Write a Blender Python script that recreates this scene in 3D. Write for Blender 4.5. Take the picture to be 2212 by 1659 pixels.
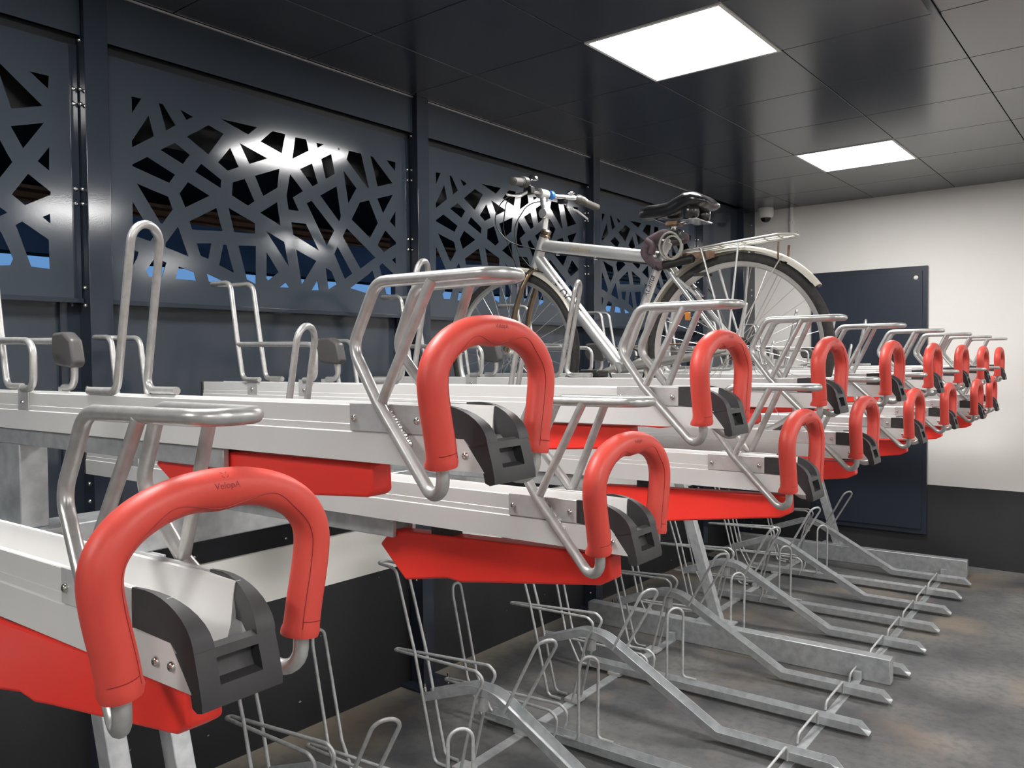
import bpy, bmesh, math, random
from mathutils import Vector, Matrix

random.seed(7)
PI = math.pi
for o in list(bpy.data.objects):
    bpy.data.objects.remove(o, do_unlink=True)
scene = bpy.context.scene
COL = scene.collection

# ------------------------------------------------------------------ camera
CAM_H = 1.60
YAW, PITCH, ROLL, FPX = 0.6725, -0.0287, -0.0092, 1777.0
fw = Vector((-math.sin(YAW) * math.cos(PITCH), math.cos(YAW) * math.cos(PITCH), math.sin(PITCH)))
rt = fw.cross(Vector((0, 0, 1))).normalized()
up = rt.cross(fw)
rt2 = rt * math.cos(ROLL) + up * math.sin(ROLL)
up2 = -rt * math.sin(ROLL) + up * math.cos(ROLL)
cd = bpy.data.cameras.new('camera')
cam = bpy.data.objects.new('camera', cd)
COL.objects.link(cam)
M = Matrix((rt2, up2, -fw)).transposed().to_4x4()
M.translation = Vector((0, 0, CAM_H))
cam.matrix_world = M
cd.sensor_width = 36.0
cd.lens = FPX * 36.0 / 2212.0
cd.clip_start = 0.02
scene.camera = cam

# ------------------------------------------------------------------ world and exposure
world = bpy.data.worlds.new('dusk_sky')
scene.world = world
world.use_nodes = True
wn = world.node_tree.nodes
wn['Background'].inputs[0].default_value = (0.125, 0.285, 0.58, 1)
wn['Background'].inputs[1].default_value = 1.0
vs = scene.view_settings
vs.view_transform = 'Standard'
vs.look = 'None'
vs.exposure = 0.0
vs.gamma = 1.0
vs.use_curve_mapping = False
LIGHT_STRENGTH = 52.0
CEIL = 2.88

# ------------------------------------------------------------------ helpers
def srgb(r, g, b):
    f = lambda c: (c / 255 / 12.92) if c / 255 <= 0.04045 else ((c / 255 + 0.055) / 1.055) ** 2.4
    return (f(r), f(g), f(b), 1.0)

MATS = {}
def mat(name, col, rough=0.5, metal=0.0, spec=0.5, noise=None, bump=None, coat=0.0):
    """noise=(scale, second colour, amount[, detail]); bump=(scale, strength, distance)"""
    m = bpy.data.materials.new(name)
    m.use_nodes = True
    nt = m.node_tree
    b = nt.nodes['Principled BSDF']
    b.inputs['Base Color'].default_value = col
    b.inputs['Roughness'].default_value = rough
    b.inputs['Metallic'].default_value = metal
    b.inputs['Specular IOR Level'].default_value = spec
    if coat:
        b.inputs['Coat Weight'].default_value = coat
        b.inputs['Coat Roughness'].default_value = 0.15
    tc = nt.nodes.new('ShaderNodeTexCoord')
    if noise:
        n = nt.nodes.new('ShaderNodeTexNoise')
        n.inputs['Scale'].default_value = noise[0]
        n.inputs['Detail'].default_value = noise[3] if len(noise) > 3 else 4
        nt.links.new(tc.outputs['Object'], n.inputs['Vector'])
        rp = nt.nodes.new('ShaderNodeValToRGB')
        rp.color_ramp.elements[0].position = 0.38
        rp.color_ramp.elements[1].position = 0.66
        rp.color_ramp.elements[0].color = (0, 0, 0, 1)
        rp.color_ramp.elements[1].color = (noise[2],) * 3 + (1,)
        nt.links.new(n.outputs['Fac'], rp.inputs['Fac'])
        mx = nt.nodes.new('ShaderNodeMixRGB')
        mx.inputs[1].default_value = col
        mx.inputs[2].default_value = noise[1]
        nt.links.new(rp.outputs['Color'], mx.inputs['Fac'])
        nt.links.new(mx.outputs['Color'], b.inputs['Base Color'])
    if bump:
        n = nt.nodes.new('ShaderNodeTexNoise')
        n.inputs['Scale'].default_value = bump[0]
        n.inputs['Detail'].default_value = 3
        nt.links.new(tc.outputs['Object'], n.inputs['Vector'])
        bp = nt.nodes.new('ShaderNodeBump')
        bp.inputs['Strength'].default_value = bump[1]
        bp.inputs['Distance'].default_value = bump[2]
        nt.links.new(n.outputs['Fac'], bp.inputs['Height'])
        nt.links.new(bp.outputs['Normal'], b.inputs['Normal'])
    MATS[name] = m
    return m

def emit_mat(name, col, strength):
    m = bpy.data.materials.new(name)
    m.use_nodes = True
    nt = m.node_tree
    nt.nodes.remove(nt.nodes['Principled BSDF'])
    e = nt.nodes.new('ShaderNodeEmission')
    e.inputs[0].default_value = col
    e.inputs[1].default_value = strength
    nt.links.new(e.outputs[0], nt.nodes['Material Output'].inputs[0])
    MATS[name] = m
    return m

def two_tone(name, low, high, zsplit, rough, wear=None):
    """paint in two colours, the border at a height in object space"""
    m = mat(name, low, rough, bump=(60, 0.15, 0.004))
    nt = m.node_tree
    b = nt.nodes['Principled BSDF']
    tc = nt.nodes.new('ShaderNodeTexCoord')
    sp = nt.nodes.new('ShaderNodeSeparateXYZ')
    nt.links.new(tc.outputs['Object'], sp.inputs[0])
    gt = nt.nodes.new('ShaderNodeMath'); gt.operation = 'GREATER_THAN'
    nt.links.new(sp.outputs['Z'], gt.inputs[0]); gt.inputs[1].default_value = zsplit
    n1 = nt.nodes.new('ShaderNodeTexNoise'); n1.inputs['Scale'].default_value = 1.8; n1.inputs['Detail'].default_value = 6
    nt.links.new(tc.outputs['Object'], n1.inputs['Vector'])
    r1 = nt.nodes.new('ShaderNodeValToRGB')
    r1.color_ramp.elements[0].position = 0.35; r1.color_ramp.elements[1].position = 0.75
    r1.color_ramp.elements[0].color = low
    r1.color_ramp.elements[1].color = tuple(min(1, c * 1.7 + 0.004) for c in low[:3]) + (1,)
    nt.links.new(n1.outputs['Fac'], r1.inputs['Fac'])
    base = r1.outputs['Color']
    if wear:
        n2 = nt.nodes.new('ShaderNodeTexNoise'); n2.inputs['Scale'].default_value = 38; n2.inputs['Detail'].default_value = 2
        mp = nt.nodes.new('ShaderNodeMapping'); mp.inputs['Scale'].default_value = (1, 0.5, 1)
        nt.links.new(tc.outputs['Object'], mp.inputs['Vector']); nt.links.new(mp.outputs['Vector'], n2.inputs['Vector'])
        r2 = nt.nodes.new('ShaderNodeValToRGB')
        r2.color_ramp.elements[0].position = 0.755; r2.color_ramp.elements[1].position = 0.78
        nt.links.new(n2.outputs['Fac'], r2.inputs['Fac'])
        mw = nt.nodes.new('ShaderNodeMixRGB'); mw.inputs[2].default_value = wear
        nt.links.new(r2.outputs['Color'], mw.inputs['Fac']); nt.links.new(base, mw.inputs[1])
        base = mw.outputs['Color']
    mx = nt.nodes.new('ShaderNodeMixRGB')
    nt.links.new(gt.outputs[0], mx.inputs['Fac'])
    nt.links.new(base, mx.inputs[1]); mx.inputs[2].default_value = high
    nt.links.new(mx.outputs['Color'], b.inputs['Base Color'])
    return m

def fillet(pts, rad, seg=6, closed=False):
    """polyline with rounded corners; rad is one number or one per point"""
    P = [Vector(p) for p in pts]
    n = len(P)
    R = rad if isinstance(rad, (list, tuple)) else [rad] * n
    out = []
    for i in range(n):
        if not closed and i in (0, n - 1):
            out.append(P[i]); continue
        a, b, c = P[i - 1], P[i], P[(i + 1) % n]
        u, v = (a - b), (c - b)
        lu, lv = u.length, v.length
        u.normalize(); v.normalize()
        ang = u.angle(v)
        if R[i] <= 0 or ang > PI - 0.02:
            out.append(b); continue
        t = min(R[i] / math.tan(ang / 2), lu * 0.49, lv * 0.49)
        p0, p1 = b + u * t, b + v * t
        r = t * math.tan(ang / 2)
        cen = b + (u + v).normalized() * (r / math.sin(ang / 2))
        d0, d1 = p0 - cen, p1 - cen
        w = d0.angle(d1)
        for k in range(seg + 1):
            s = k / seg
            if w < 1e-4:
                q = p0.lerp(p1, s)
            else:
                q = cen + (d0 * math.sin((1 - s) * w) + d1 * math.sin(s * w)) / math.sin(w)
            out.append(q)
    res = []
    for p in out:
        if not res or (p - res[-1]).length > 1e-5:
            res.append(p)
    return res

class MB:
    def __init__(self):
        self.v = []; self.f = []
    def add(self, vs_, fs_):
        o = len(self.v)
        self.v += [tuple(p) for p in vs_]
        self.f += [[i + o for i in f] for f in fs_]
        return self
    def box(self, x0, x1, y0, y1, z0, z1):
        x0, x1 = min(x0, x1), max(x0, x1); y0, y1 = min(y0, y1), max(y0, y1); z0, z1 = min(z0, z1), max(z0, z1)
        return self.add([(x0, y0, z0), (x1, y0, z0), (x1, y1, z0), (x0, y1, z0), (x0, y0, z1), (x1, y0, z1), (x1, y1, z1), (x0, y1, z1)],
                        [[0, 3, 2, 1], [4, 5, 6, 7], [0, 1, 5, 4], [1, 2, 6, 5], [2, 3, 7, 6], [3, 0, 4, 7]])
    def prism(self, prof, axis, lo, hi):
        """closed profile of (a, b); axis 'y': (x, z), axis 'x': (y, z), axis 'z': (x, y)"""
        n = len(prof)
        area = sum(prof[i][0] * prof[(i + 1) % n][1] - prof[(i + 1) % n][0] * prof[i][1] for i in range(n))
        p = list(prof) if area > 0 else list(prof)[::-1]
        if axis == 'y':
            mk = lambda a, b, t: (a, t, b); p = p[::-1]
        elif axis == 'x':
            mk = lambda a, b, t: (t, a, b)
        else:
            mk = lambda a, b, t: (a, b, t)
        vs_ = [mk(a, b, lo) for a, b in p] + [mk(a, b, hi) for a, b in p]
        fs_ = [list(range(n))[::-1], list(range(n, 2 * n))] + [[i, (i + 1) % n, (i + 1) % n + n, i + n] for i in range(n)]
        return self.add(vs_, fs_)
    def tube(self, path, r, n=10, caps=True, closed=False, sx=1.0):
        P = [Vector(p) for p in path]
        m = len(P)
        rr = r if isinstance(r, (list, tuple)) else [r] * m
        T = []
        for i in range(m):
            if closed:
                t = P[(i + 1) % m] - P[i - 1]
            else:
                t = P[min(i + 1, m - 1)] - P[max(i - 1, 0)]
            T.append(t.normalized())
        ref = Vector((0, 0, 1)) if abs(T[0].z) < 0.9 else Vector((0, 1, 0))
        N = (ref - T[0] * ref.dot(T[0])).normalized()
        vs_ = []
        for i in range(m):
            if i:
                N = (N - T[i] * N.dot(T[i]))
                N.normalize()
            Bn = T[i].cross(N)
            for k in range(n):
                a = 2 * PI * k / n
                vs_.append(P[i] + (N * math.cos(a) + Bn * math.sin(a) * sx) * rr[i])
        fs_ = []
        for i in range(m if closed else m - 1):
            j = (i + 1) % m
            for k in range(n):
                fs_.append([i * n + k, i * n + (k + 1) % n, j * n + (k + 1) % n, j * n + k])
        if caps and not closed:
            fs_.append(list(range(n))[::-1]); fs_.append([(m - 1) * n + k for k in range(n)])
        return self.add(vs_, fs_)
    def lathe(self, prof, origin=(0, 0, 0), axis=(0, 0, 1), n=16):
        """prof of (radius, height along the axis)"""
        ax = Vector(axis).normalized(); o = Vector(origin)
        ref = Vector((1, 0, 0)) if abs(ax.x) < 0.9 else Vector((0, 1, 0))
        U = (ref - ax * ref.dot(ax)).normalized(); V = ax.cross(U)
        m = len(prof); vs_ = []
        for r, h in prof:
            for k in range(n):
                a = 2 * PI * k / n
                vs_.append(o + ax * h + (U * math.cos(a) + V * math.sin(a)) * r)
        fs_ = [[i * n + k, i * n + (k + 1) % n, (i + 1) * n + (k + 1) % n, (i + 1) * n + k] for i in range(m - 1) for k in range(n)]
        if prof[0][0] > 1e-6: fs_.append(list(range(n))[::-1])
        if prof[-1][0] > 1e-6: fs_.append([(m - 1) * n + k for k in range(n)])
        return self.add(vs_, fs_)
    def ring(self, prof, origin, axis, n=64):
        """closed profile of (radius, offset) turned into a ring"""
        ax = Vector(axis).normalized(); o = Vector(origin)
        ref = Vector((0, 0, 1)) if abs(ax.z) < 0.9 else Vector((1, 0, 0))
        U = (ref - ax * ref.dot(ax)).normalized(); V = ax.cross(U)
        m = len(prof); vs_ = []
        for k in range(n):
            a = 2 * PI * k / n
            for r, h in prof:
                vs_.append(o + ax * h + (U * math.cos(a) + V * math.sin(a)) * r)
        fs_ = [[k * m + i, ((k + 1) % n) * m + i, ((k + 1) % n) * m + (i + 1) % m, k * m + (i + 1) % m] for k in range(n) for i in range(m)]
        return self.add(vs_, fs_)
    def sphere(self, c, r, n=14, m=8, sc=(1, 1, 1)):
        vs_ = []; fs_ = []
        for i in range(m + 1):
            t = PI * i / m
            for k in range(n):
                a = 2 * PI * k / n
                vs_.append((c[0] + r * sc[0] * math.sin(t) * math.cos(a), c[1] + r * sc[1] * math.sin(t) * math.sin(a), c[2] + r * sc[2] * math.cos(t)))
        for i in range(m):
            for k in range(n):
                fs_.append([i * n + k, (i + 1) * n + k, (i + 1) * n + (k + 1) % n, i * n + (k + 1) % n])
        return self.add(vs_, fs_)
    def build(self, name, material, parent=None, bevel=0.0, smooth=True, angle=40, loc=None, seg=2):
        me = bpy.data.meshes.new(name)
        me.from_pydata(self.v, [], self.f)
        bm = bmesh.new(); bm.from_mesh(me)
        bmesh.ops.remove_doubles(bm, verts=bm.verts, dist=1e-6)
        bmesh.ops.recalc_face_normals(bm, faces=bm.faces)
        bev = None
        if bevel > 0:
            es = [e for e in bm.edges if len(e.link_faces) == 2 and e.calc_face_angle(0) > math.radians(25)]
            bev = bmesh.ops.bevel(bm, geom=es, offset=bevel, segments=seg, affect='EDGES', profile=0.5, clamp_overlap=True)
        if bev:
            for f in bm.faces: f.smooth = False
            for f in bev['faces']: f.smooth = True
        bm.to_mesh(me); bm.free()
        if smooth and not bev:
            me.polygons.foreach_set('use_smooth', [True] * len(me.polygons))
            me.set_sharp_from_angle(angle=math.radians(angle))
        me.materials.append(material if not isinstance(material, str) else MATS[material])
        o = bpy.data.objects.new(name, me)
        COL.objects.link(o)
        if parent: o.parent = parent
        if loc: o.location = loc
        return o

def tag(o, label, cat=None, group=None, kind=None):
    o['label'] = label
    if cat: o['category'] = cat
    if group: o['group'] = group
    if kind: o['kind'] = kind
    return o

def empty(name, loc=(0, 0, 0), rz=0.0):
    o = bpy.data.objects.new(name, None)
    o.empty_display_size = 0.1
    COL.objects.link(o)
    o.location = loc; o.rotation_euler = (0, 0, rz)
    return o

def copy_tree(o, parent=None):
    c = o.copy(); COL.objects.link(c); c.parent = parent
    for ch in list(o.children):
        copy_tree(ch, c)
    return c

# rack frame: turned by a small angle against the building
T = 0.03115
EX = Vector((math.cos(T), math.sin(T), 0)); EY = Vector((-math.sin(T), math.cos(T), 0))
X0 = -1.6
def W(xp, yp, z):
    p = EX * xp + EY * yp
    return Vector((p.x, p.y, z))
ORD = ['first', 'second', 'third', 'fourth', 'fifth', 'sixth', 'seventh', 'eighth', 'ninth', 'tenth', 'eleventh', 'twelfth', 'thirteenth']

# ------------------------------------------------------------------ materials
mat('galvanised', (0.54, 0.56, 0.57, 1), 0.40, 0.5, noise=(26, (0.38, 0.40, 0.41, 1), 0.8, 5))
mat('galvanised_tube', (0.50, 0.495, 0.485, 1), 0.34, 0.6, noise=(60, (0.38, 0.375, 0.365, 1), 0.7, 5), bump=(140, 0.12, 0.002))
mat('galvanised_wire', (0.52, 0.53, 0.53, 1), 0.42, 0.4, noise=(50, (0.33, 0.34, 0.34, 1), 0.6, 4))
mat('galvanised_plate', (0.56, 0.56, 0.56, 1), 0.33, 0.5, noise=(35, (0.70, 0.70, 0.70, 1), 0.7, 6))
mat('aluminium', (0.66, 0.655, 0.645, 1), 0.34, 0.15, noise=(9, (0.61, 0.605, 0.60, 1), 0.5, 3))
mat('red_grip', srgb(204, 72, 62), 0.46, 0, 0.4, noise=(14, srgb(192, 63, 54), 0.6), bump=(500, 0.05, 0.0005))
mat('red_grip_mark', srgb(140, 34, 28), 0.55)
mat('red_shield', srgb(238, 56, 46), 0.38, 0, 0.45)
mat('black_plastic', srgb(48, 47, 49), 0.50, 0, 0.4, noise=(25, srgb(62, 61, 62), 0.6), bump=(400, 0.08, 0.0005))
mat('grey_plastic', srgb(72, 70, 70), 0.40, 0, 0.4)
mat('steel_bolt', (0.62, 0.60, 0.57, 1), 0.22, 1.0)
mat('dark_paint', srgb(52, 59, 68), 0.105, 0, 0.5, bump=(260, 0.06, 0.0008))
mat('dark_post', srgb(40, 46, 56), 0.105, 0, 0.5, bump=(200, 0.06, 0.0008))
mat('recess_shade', srgb(20, 22, 26), 0.55, 0, 0.3)  # near-black rails: the shade in the wall's recesses is put into the colour
mat('ceiling_tile', srgb(54, 57, 64), 0.20, 0, 0.95, bump=(30, 0.03, 0.002))
mat('ceiling_grid', srgb(34, 35, 38), 0.5)
mat('white_trim', srgb(225, 223, 219), 0.4)
mat('white_paint', srgb(228, 225, 220), 0.65, noise=(2.0, srgb(218, 215, 210), 0.6), bump=(40, 0.1, 0.003))
mat('door_paint', srgb(40, 46, 57), 0.35, 0, 0.4)
mat('chrome', (0.82, 0.82, 0.82, 1), 0.09, 1.0)
mat('bike_alu', (0.64, 0.64, 0.63, 1), 0.36, 0.7, noise=(9, (0.60, 0.60, 0.59, 1), 0.4))
mat('bike_alu_dull', (0.50, 0.49, 0.46, 1), 0.38, 0.7)
mat('fork_bronze', srgb(120, 104, 86), 0.25, 0.8, noise=(20, srgb(150, 136, 116), 0.7))
mat('rubber', srgb(44, 43, 43), 0.75, noise=(60, srgb(66, 63, 58), 0.6))
mat('rim', (0.62, 0.61, 0.59, 1), 0.30, 0.8)
mat('fender_cream', srgb(208, 203, 190), 0.35, 0.1)
mat('saddle_black', srgb(30, 30, 31), 0.24, 0, 0.6)
mat('grip_dark', srgb(70, 67, 64), 0.35, 0, 0.5)
mat('cable_black', srgb(24, 24, 25), 0.4)
mat('cable_grey', srgb(150, 148, 140), 0.35)
mat('mauve_sleeve', srgb(92, 76, 82), 0.8, noise=(80, srgb(76, 64, 70), 0.8))
mat('blue_plastic', srgb(44, 112, 190), 0.35)
mat('amber_reflector', srgb(226, 140, 50), 0.25)
mat('rusty_steel', srgb(130, 112, 96), 0.5, 0.5, noise=(45, srgb(104, 74, 54), 0.9))
mat('decal_dark', srgb(44, 46, 48), 0.4)
mat('decal_gold', srgb(172, 156, 110), 0.45)
mat('outside_black', srgb(16, 17, 20), 0.8)
mat('outside_steel', srgb(165, 140, 118), 0.4, 0.1)
mat('outside_blue', srgb(78, 72, 78), 0.8, noise=(0.9, srgb(34, 32, 36), 0.9))
mat('dome_glass', srgb(18, 18, 20), 0.06, 0, 0.6)
emit_mat('diffuser', (1.0, 0.985, 0.96, 1), LIGHT_STRENGTH)
two_tone('end_wall_paint', srgb(36, 37, 40), srgb(228, 225, 221), 0.60, 0.62)
two_tone('plinth_paint', srgb(26, 27, 30), srgb(226, 224, 219), 0.60, 0.5, wear=srgb(150, 148, 142))

def floor_material():
    m = mat('asphalt_floor', srgb(78, 78, 78), 0.55, bump=(220, 0.25, 0.003))
    nt = m.node_tree; b = nt.nodes['Principled BSDF']
    tc = nt.nodes.new('ShaderNodeTexCoord')
    def noise(scale, detail, lo, hi):
        n = nt.nodes.new('ShaderNodeTexNoise'); n.inputs['Scale'].default_value = scale; n.inputs['Detail'].default_value = detail
        nt.links.new(tc.outputs['Object'], n.inputs['Vector'])
        r = nt.nodes.new('ShaderNodeMapRange'); r.inputs['From Min'].default_value = lo; r.inputs['From Max'].default_value = hi
        nt.links.new(n.outputs['Fac'], r.inputs['Value'])
        return r.outputs['Result']
    def mix(fac, a, bcol):
        x = nt.nodes.new('ShaderNodeMixRGB')
        nt.links.new(fac, x.inputs['Fac'])
        for i, c in ((1, a), (2, bcol)):
            if isinstance(c, tuple): x.inputs[i].default_value = c
            else: nt.links.new(c, x.inputs[i])
        return x.outputs['Color']
    c0 = mix(noise(2.2, 10, 0.38, 0.66), srgb(78, 79, 81), srgb(116, 115, 113))
    def scaled(sock, k):
        x = nt.nodes.new('ShaderNodeMath'); x.operation = 'MULTIPLY'; x.use_clamp = True
        nt.links.new(sock, x.inputs[0]); x.inputs[1].default_value = k
        return x.outputs[0]
    c1 = mix(scaled(noise(26, 8, 0.45, 0.70), 0.5), c0, srgb(62, 62, 63))
    c2 = mix(scaled(noise(1.5, 8, 0.52, 0.70), 0.6), c1, srgb(146, 130, 112))
    c3 = mix(scaled(noise(160, 2, 0.66, 0.74), 0.35), c2, srgb(140, 138, 132))
    # sandy mortar left along the foot of the low wall
    sp = nt.nodes.new('ShaderNodeSeparateXYZ'); nt.links.new(tc.outputs['Object'], sp.inputs[0])
    n = nt.nodes.new('ShaderNodeTexNoise'); n.inputs['Scale'].default_value = 9; n.inputs['Detail'].default_value = 5
    nt.links.new(tc.outputs['Object'], n.inputs['Vector'])
    ad = nt.nodes.new('ShaderNodeMath'); ad.operation = 'MULTIPLY_ADD'
    nt.links.new(n.outputs['Fac'], ad.inputs[0]); ad.inputs[1].default_value = 0.22
    nt.links.new(sp.outputs['X'], ad.inputs[2])
    mr = nt.nodes.new('ShaderNodeMapRange')
    mr.inputs['From Min'].default_value = -2.66; mr.inputs['From Max'].default_value = -2.82
    nt.links.new(ad.outputs[0], mr.inputs['Value'])
    c4 = mix(scaled(mr.outputs['Result'], 0.7), c3, srgb(138, 129, 114))
    nt.links.new(c4, b.inputs['Base Color'])
floor_material()

# ------------------------------------------------------------------ room shell
XL, XR, YN, YE = -2.93, 6.2, -4.6, 7.03          # left wall, right wall, near wall, end wall
fl = MB().box(XL - 0.2, XR, YN, YE + 0.2, -0.15, 0).build('floor', 'asphalt_floor', smooth=False)
tag(fl, 'dark grey worn asphalt floor with sandy stains', kind='structure')
we = MB().box(XL - 0.15, XR, YE, YE + 0.2, 0, CEIL + 0.3).build('wall_end', 'end_wall_paint', smooth=False)
tag(we, 'white end wall with a black painted foot', kind='structure')
wr = MB().box(XR, XR + 0.2, YN, YE + 0.2, 0, CEIL + 0.3).build('wall_right', 'white_paint', smooth=False)
tag(wr, 'white painted wall on the far side of the aisle', kind='structure')
wb = MB().box(XL - 0.15, XR + 0.2, YN - 0.2, YN, 0, CEIL + 0.3).build('wall_near', 'white_paint', smooth=False)
tag(wb, 'white painted wall opposite the end wall', kind='structure')

# left wall: low masonry wall, steel posts, cladding and perforated panels
wl = MB().box(XL - 0.15, XL, YN, YE, 0, 0.82).build('wall_left', 'plinth_paint', smooth=False)
tag(wl, 'low black and white masonry wall carrying dark steel cladding', kind='structure')
PITCH_Y = 1.56
POSTS = [1.29 + PITCH_Y * k for k in range(-4, 4)]
def make_bolt(r, parent=None, loc=(0, 0, 0), axis=(0, -1, 0), name='bolt'):
    b = MB().lathe([(r, 0), (r, r * 0.28), (r * 0.82, r * 0.62), (r * 0.48, r * 0.80), (r * 0.44, r * 0.80), (r * 0.40, r * 0.35), (0, r * 0.35)], (0, 0, 0), axis, 10)
    return b.build(name, 'steel_bolt', parent, angle=60, loc=loc)
post_mesh = None; bolt_mesh = None
BZ = [0.10, 0.16, 0.52, 0.58, 0.82, 0.88, 1.13, 1.19, 1.46, 1.52, 1.80, 1.86, 2.144, 2.194, 2.48, 2.53, 2.694, 2.755]
for i, py in enumerate(POSTS):
    if post_mesh is None:
        b = MB()
        b.box(-2.846, -2.84, 0, 0.078, 0.012, CEIL)                      # front flange
        b.box(-2.93, -2.846, 0.004, 0.074, 0.012, CEIL)                  # box behind it
        b.box(-2.975, -2.93, -0.06, 0.138, 0.822, CEIL)                  # backing strip, added to block light leaking past the post
        po = b.build('post', 'dark_post', wl, bevel=0.0015, loc=(0, py, 0))
        post_mesh = po.data
        bp = MB().box(-2.985, -2.77, -0.07, 0.145, 0.001, 0.013).build('base_plate', 'dark_post', po, bevel=0.002)
        bp.location = (0.02, 0, 0)
        for (x, y) in ((-2.79, -0.045), (-2.79, 0.12)):
            a = MB().lathe([(0.011, 0), (0.011, 0.012), (0.006, 0.012), (0.006, 0.032), (0.0, 0.034)], (0, 0, 0), (0, 0, 1), 8).build('anchor_bolt', 'steel_bolt', po, loc=(x, y, 0.013))
        first = None
        for z in BZ:
            if first is None:
                first = make_bolt(0.0075, po, (-2.885, 0.004, z))
            else:
                c = first.copy(); COL.objects.link(c); c.parent = po; c.location = (-2.885, 0.004, z)
        proto_post = po
    else:
        po = copy_tree(proto_post, wl); po.location = (0, py, 0)

HOLES = [[(8,2553),(43,2554),(8,2494)],[(69,2499),(88,2429),(6,2373),(5,2395)],[(109,2554),(125,2553),(173,2487),(135,2460)],[(193,2549),(244,2534),(217,2516)],[(308,2516),(372,2497),(305,2404),(217,2454)],[(362,2552),(525,2555),(483,2517)],[(168,2421),(228,2388),(199,2348),(112,2384)],[(61,2349),(167,2303),(143,2269),(5,2306),(5,2312)],[(274,2363),(359,2315),(355,2283),(248,2328)],[(400,2448),(437,2379),(387,2356),(346,2381)],[(443,2475),(572,2438),(486,2400)],[(598,2555),(661,2555),(642,2472),(540,2501)],[(20,2247),(138,2217),(155,2173),(113,2114),(105,2117)],[(218,2284),(307,2246),(205,2187),(183,2236)],[(409,2314),(464,2337),(507,2254),(476,2232),(404,2262)],[(511,2357),(629,2406),(618,2326),(548,2281)],[(3,2180),(78,2063),(65,2045),(1,2061)],[(712,2553),(768,2555),(781,2510),(695,2459)],[(822,2552),(862,2553),(829,2531)],[(940,2552),(952,2552),(946,2543)],[(847,2487),(903,2519),(921,2435),(871,2404)],[(734,2423),(797,2458),(827,2377),(798,2360)],[(682,2393),(748,2332),(695,2297),(725,2244),(672,2243),(663,2299)],[(1005,2553),(1076,2553),(1120,2404),(1112,2402),(990,2511)],[(1133,2553),(1147,2552),(1269,2450),(1174,2419)],[(1232,2552),(1290,2553),(1287,2510)],[(971,2457),(1046,2391),(996,2315)],[(839,2327),(930,2381),(953,2252),(942,2227)],[(1171,2363),(1271,2395),(1206,2299)],[(1064,2329),(1120,2347),(1173,2249),(1123,2174),(1014,2245)],[(1249,2266),(1286,2319),(1284,2241)],[(766,2283),(792,2297),(914,2184),(870,2113)],[(533,2211),(615,2266),(631,2170)],[(684,2193),(760,2194),(827,2086),(694,2140)],[(221,2137),(335,2203),(360,2116),(231,2107)],[(388,2211),(507,2165),(508,2123),(411,2118)],[(174,2111),(214,2004),(123,2030),(124,2044)],[(249,2058),(310,2063),(297,2002),(263,2012)],[(362,2065),(375,2065),(407,1957),(342,1982)],[(429,2068),(509,2073),(507,1919),(465,1935)],[(559,2140),(647,2105),(668,2005)],[(560,2052),(618,1976),(565,1937),(557,1947)],[(622,1914),(652,1936),(670,1915)],[(1,2011),(21,2001),(14,1977),(1,1955)],[(82,1987),(126,1973),(107,1919),(58,1917),(47,1939)],[(174,1963),(236,1946),(244,1915),(160,1916)],[(288,1946),(358,1921),(297,1914)],[(708,2078),(812,2040),(737,1935),(733,1935)],[(931,2113),(1013,2001),(970,1973),(911,2081)],[(985,2202),(1155,2086),(1062,2027),(961,2163)],[(1219,2220),(1287,2172),(1286,2162),(1207,2117),(1169,2146)],[(1260,2085),(1283,2099),(1284,2067)],[(862,2015),(894,2001),(924,1946),(877,1920)],[(817,1957),(825,1914),(785,1912)],[(1000,1934),(1110,2004),(1134,2024),(1169,1941),(1160,1919),(1112,1914)],[(1198,2063),(1277,2013),(1279,1917),(1221,1920),(1178,2050)]]
def perforated_mesh():
    cu = bpy.data.curves.new('perforated', 'CURVE')
    cu.dimensions = '2D'; cu.fill_mode = 'BOTH'; cu.extrude = 0.0015
    def spl(pts):
        s = cu.splines.new('POLY'); s.points.add(len(pts) - 1)
        for p, q in zip(s.points, pts): p.co = (q[0], q[1], 0, 1)
        s.use_cyclic_u = True
    spl([(-0.098, 1.822), (1.378, 1.822), (1.378, 2.676), (-0.098, 2.676)])
    for h in HOLES: spl([(a / 1000, b / 1000) for a, b in h])
    ob = bpy.data.objects.new('tmp', cu); COL.objects.link(ob)
    me = bpy.data.meshes.new_from_object(ob.evaluated_get(bpy.context.evaluated_depsgraph_get()))
    bpy.data.objects.remove(ob)
    # curve plane (x, y) -> wall plane (Y, Z)
    me.transform(Matrix(((0, 0, 1, 0), (1, 0, 0, 0), (0, 1, 0, 0), (0, 0, 0, 1))))
    me.materials.append(MATS['dark_paint'])
    me.name = 'perforated_panel'
    return me
PM = perforated_mesh()
cl_mesh = fa_mesh = None
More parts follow.
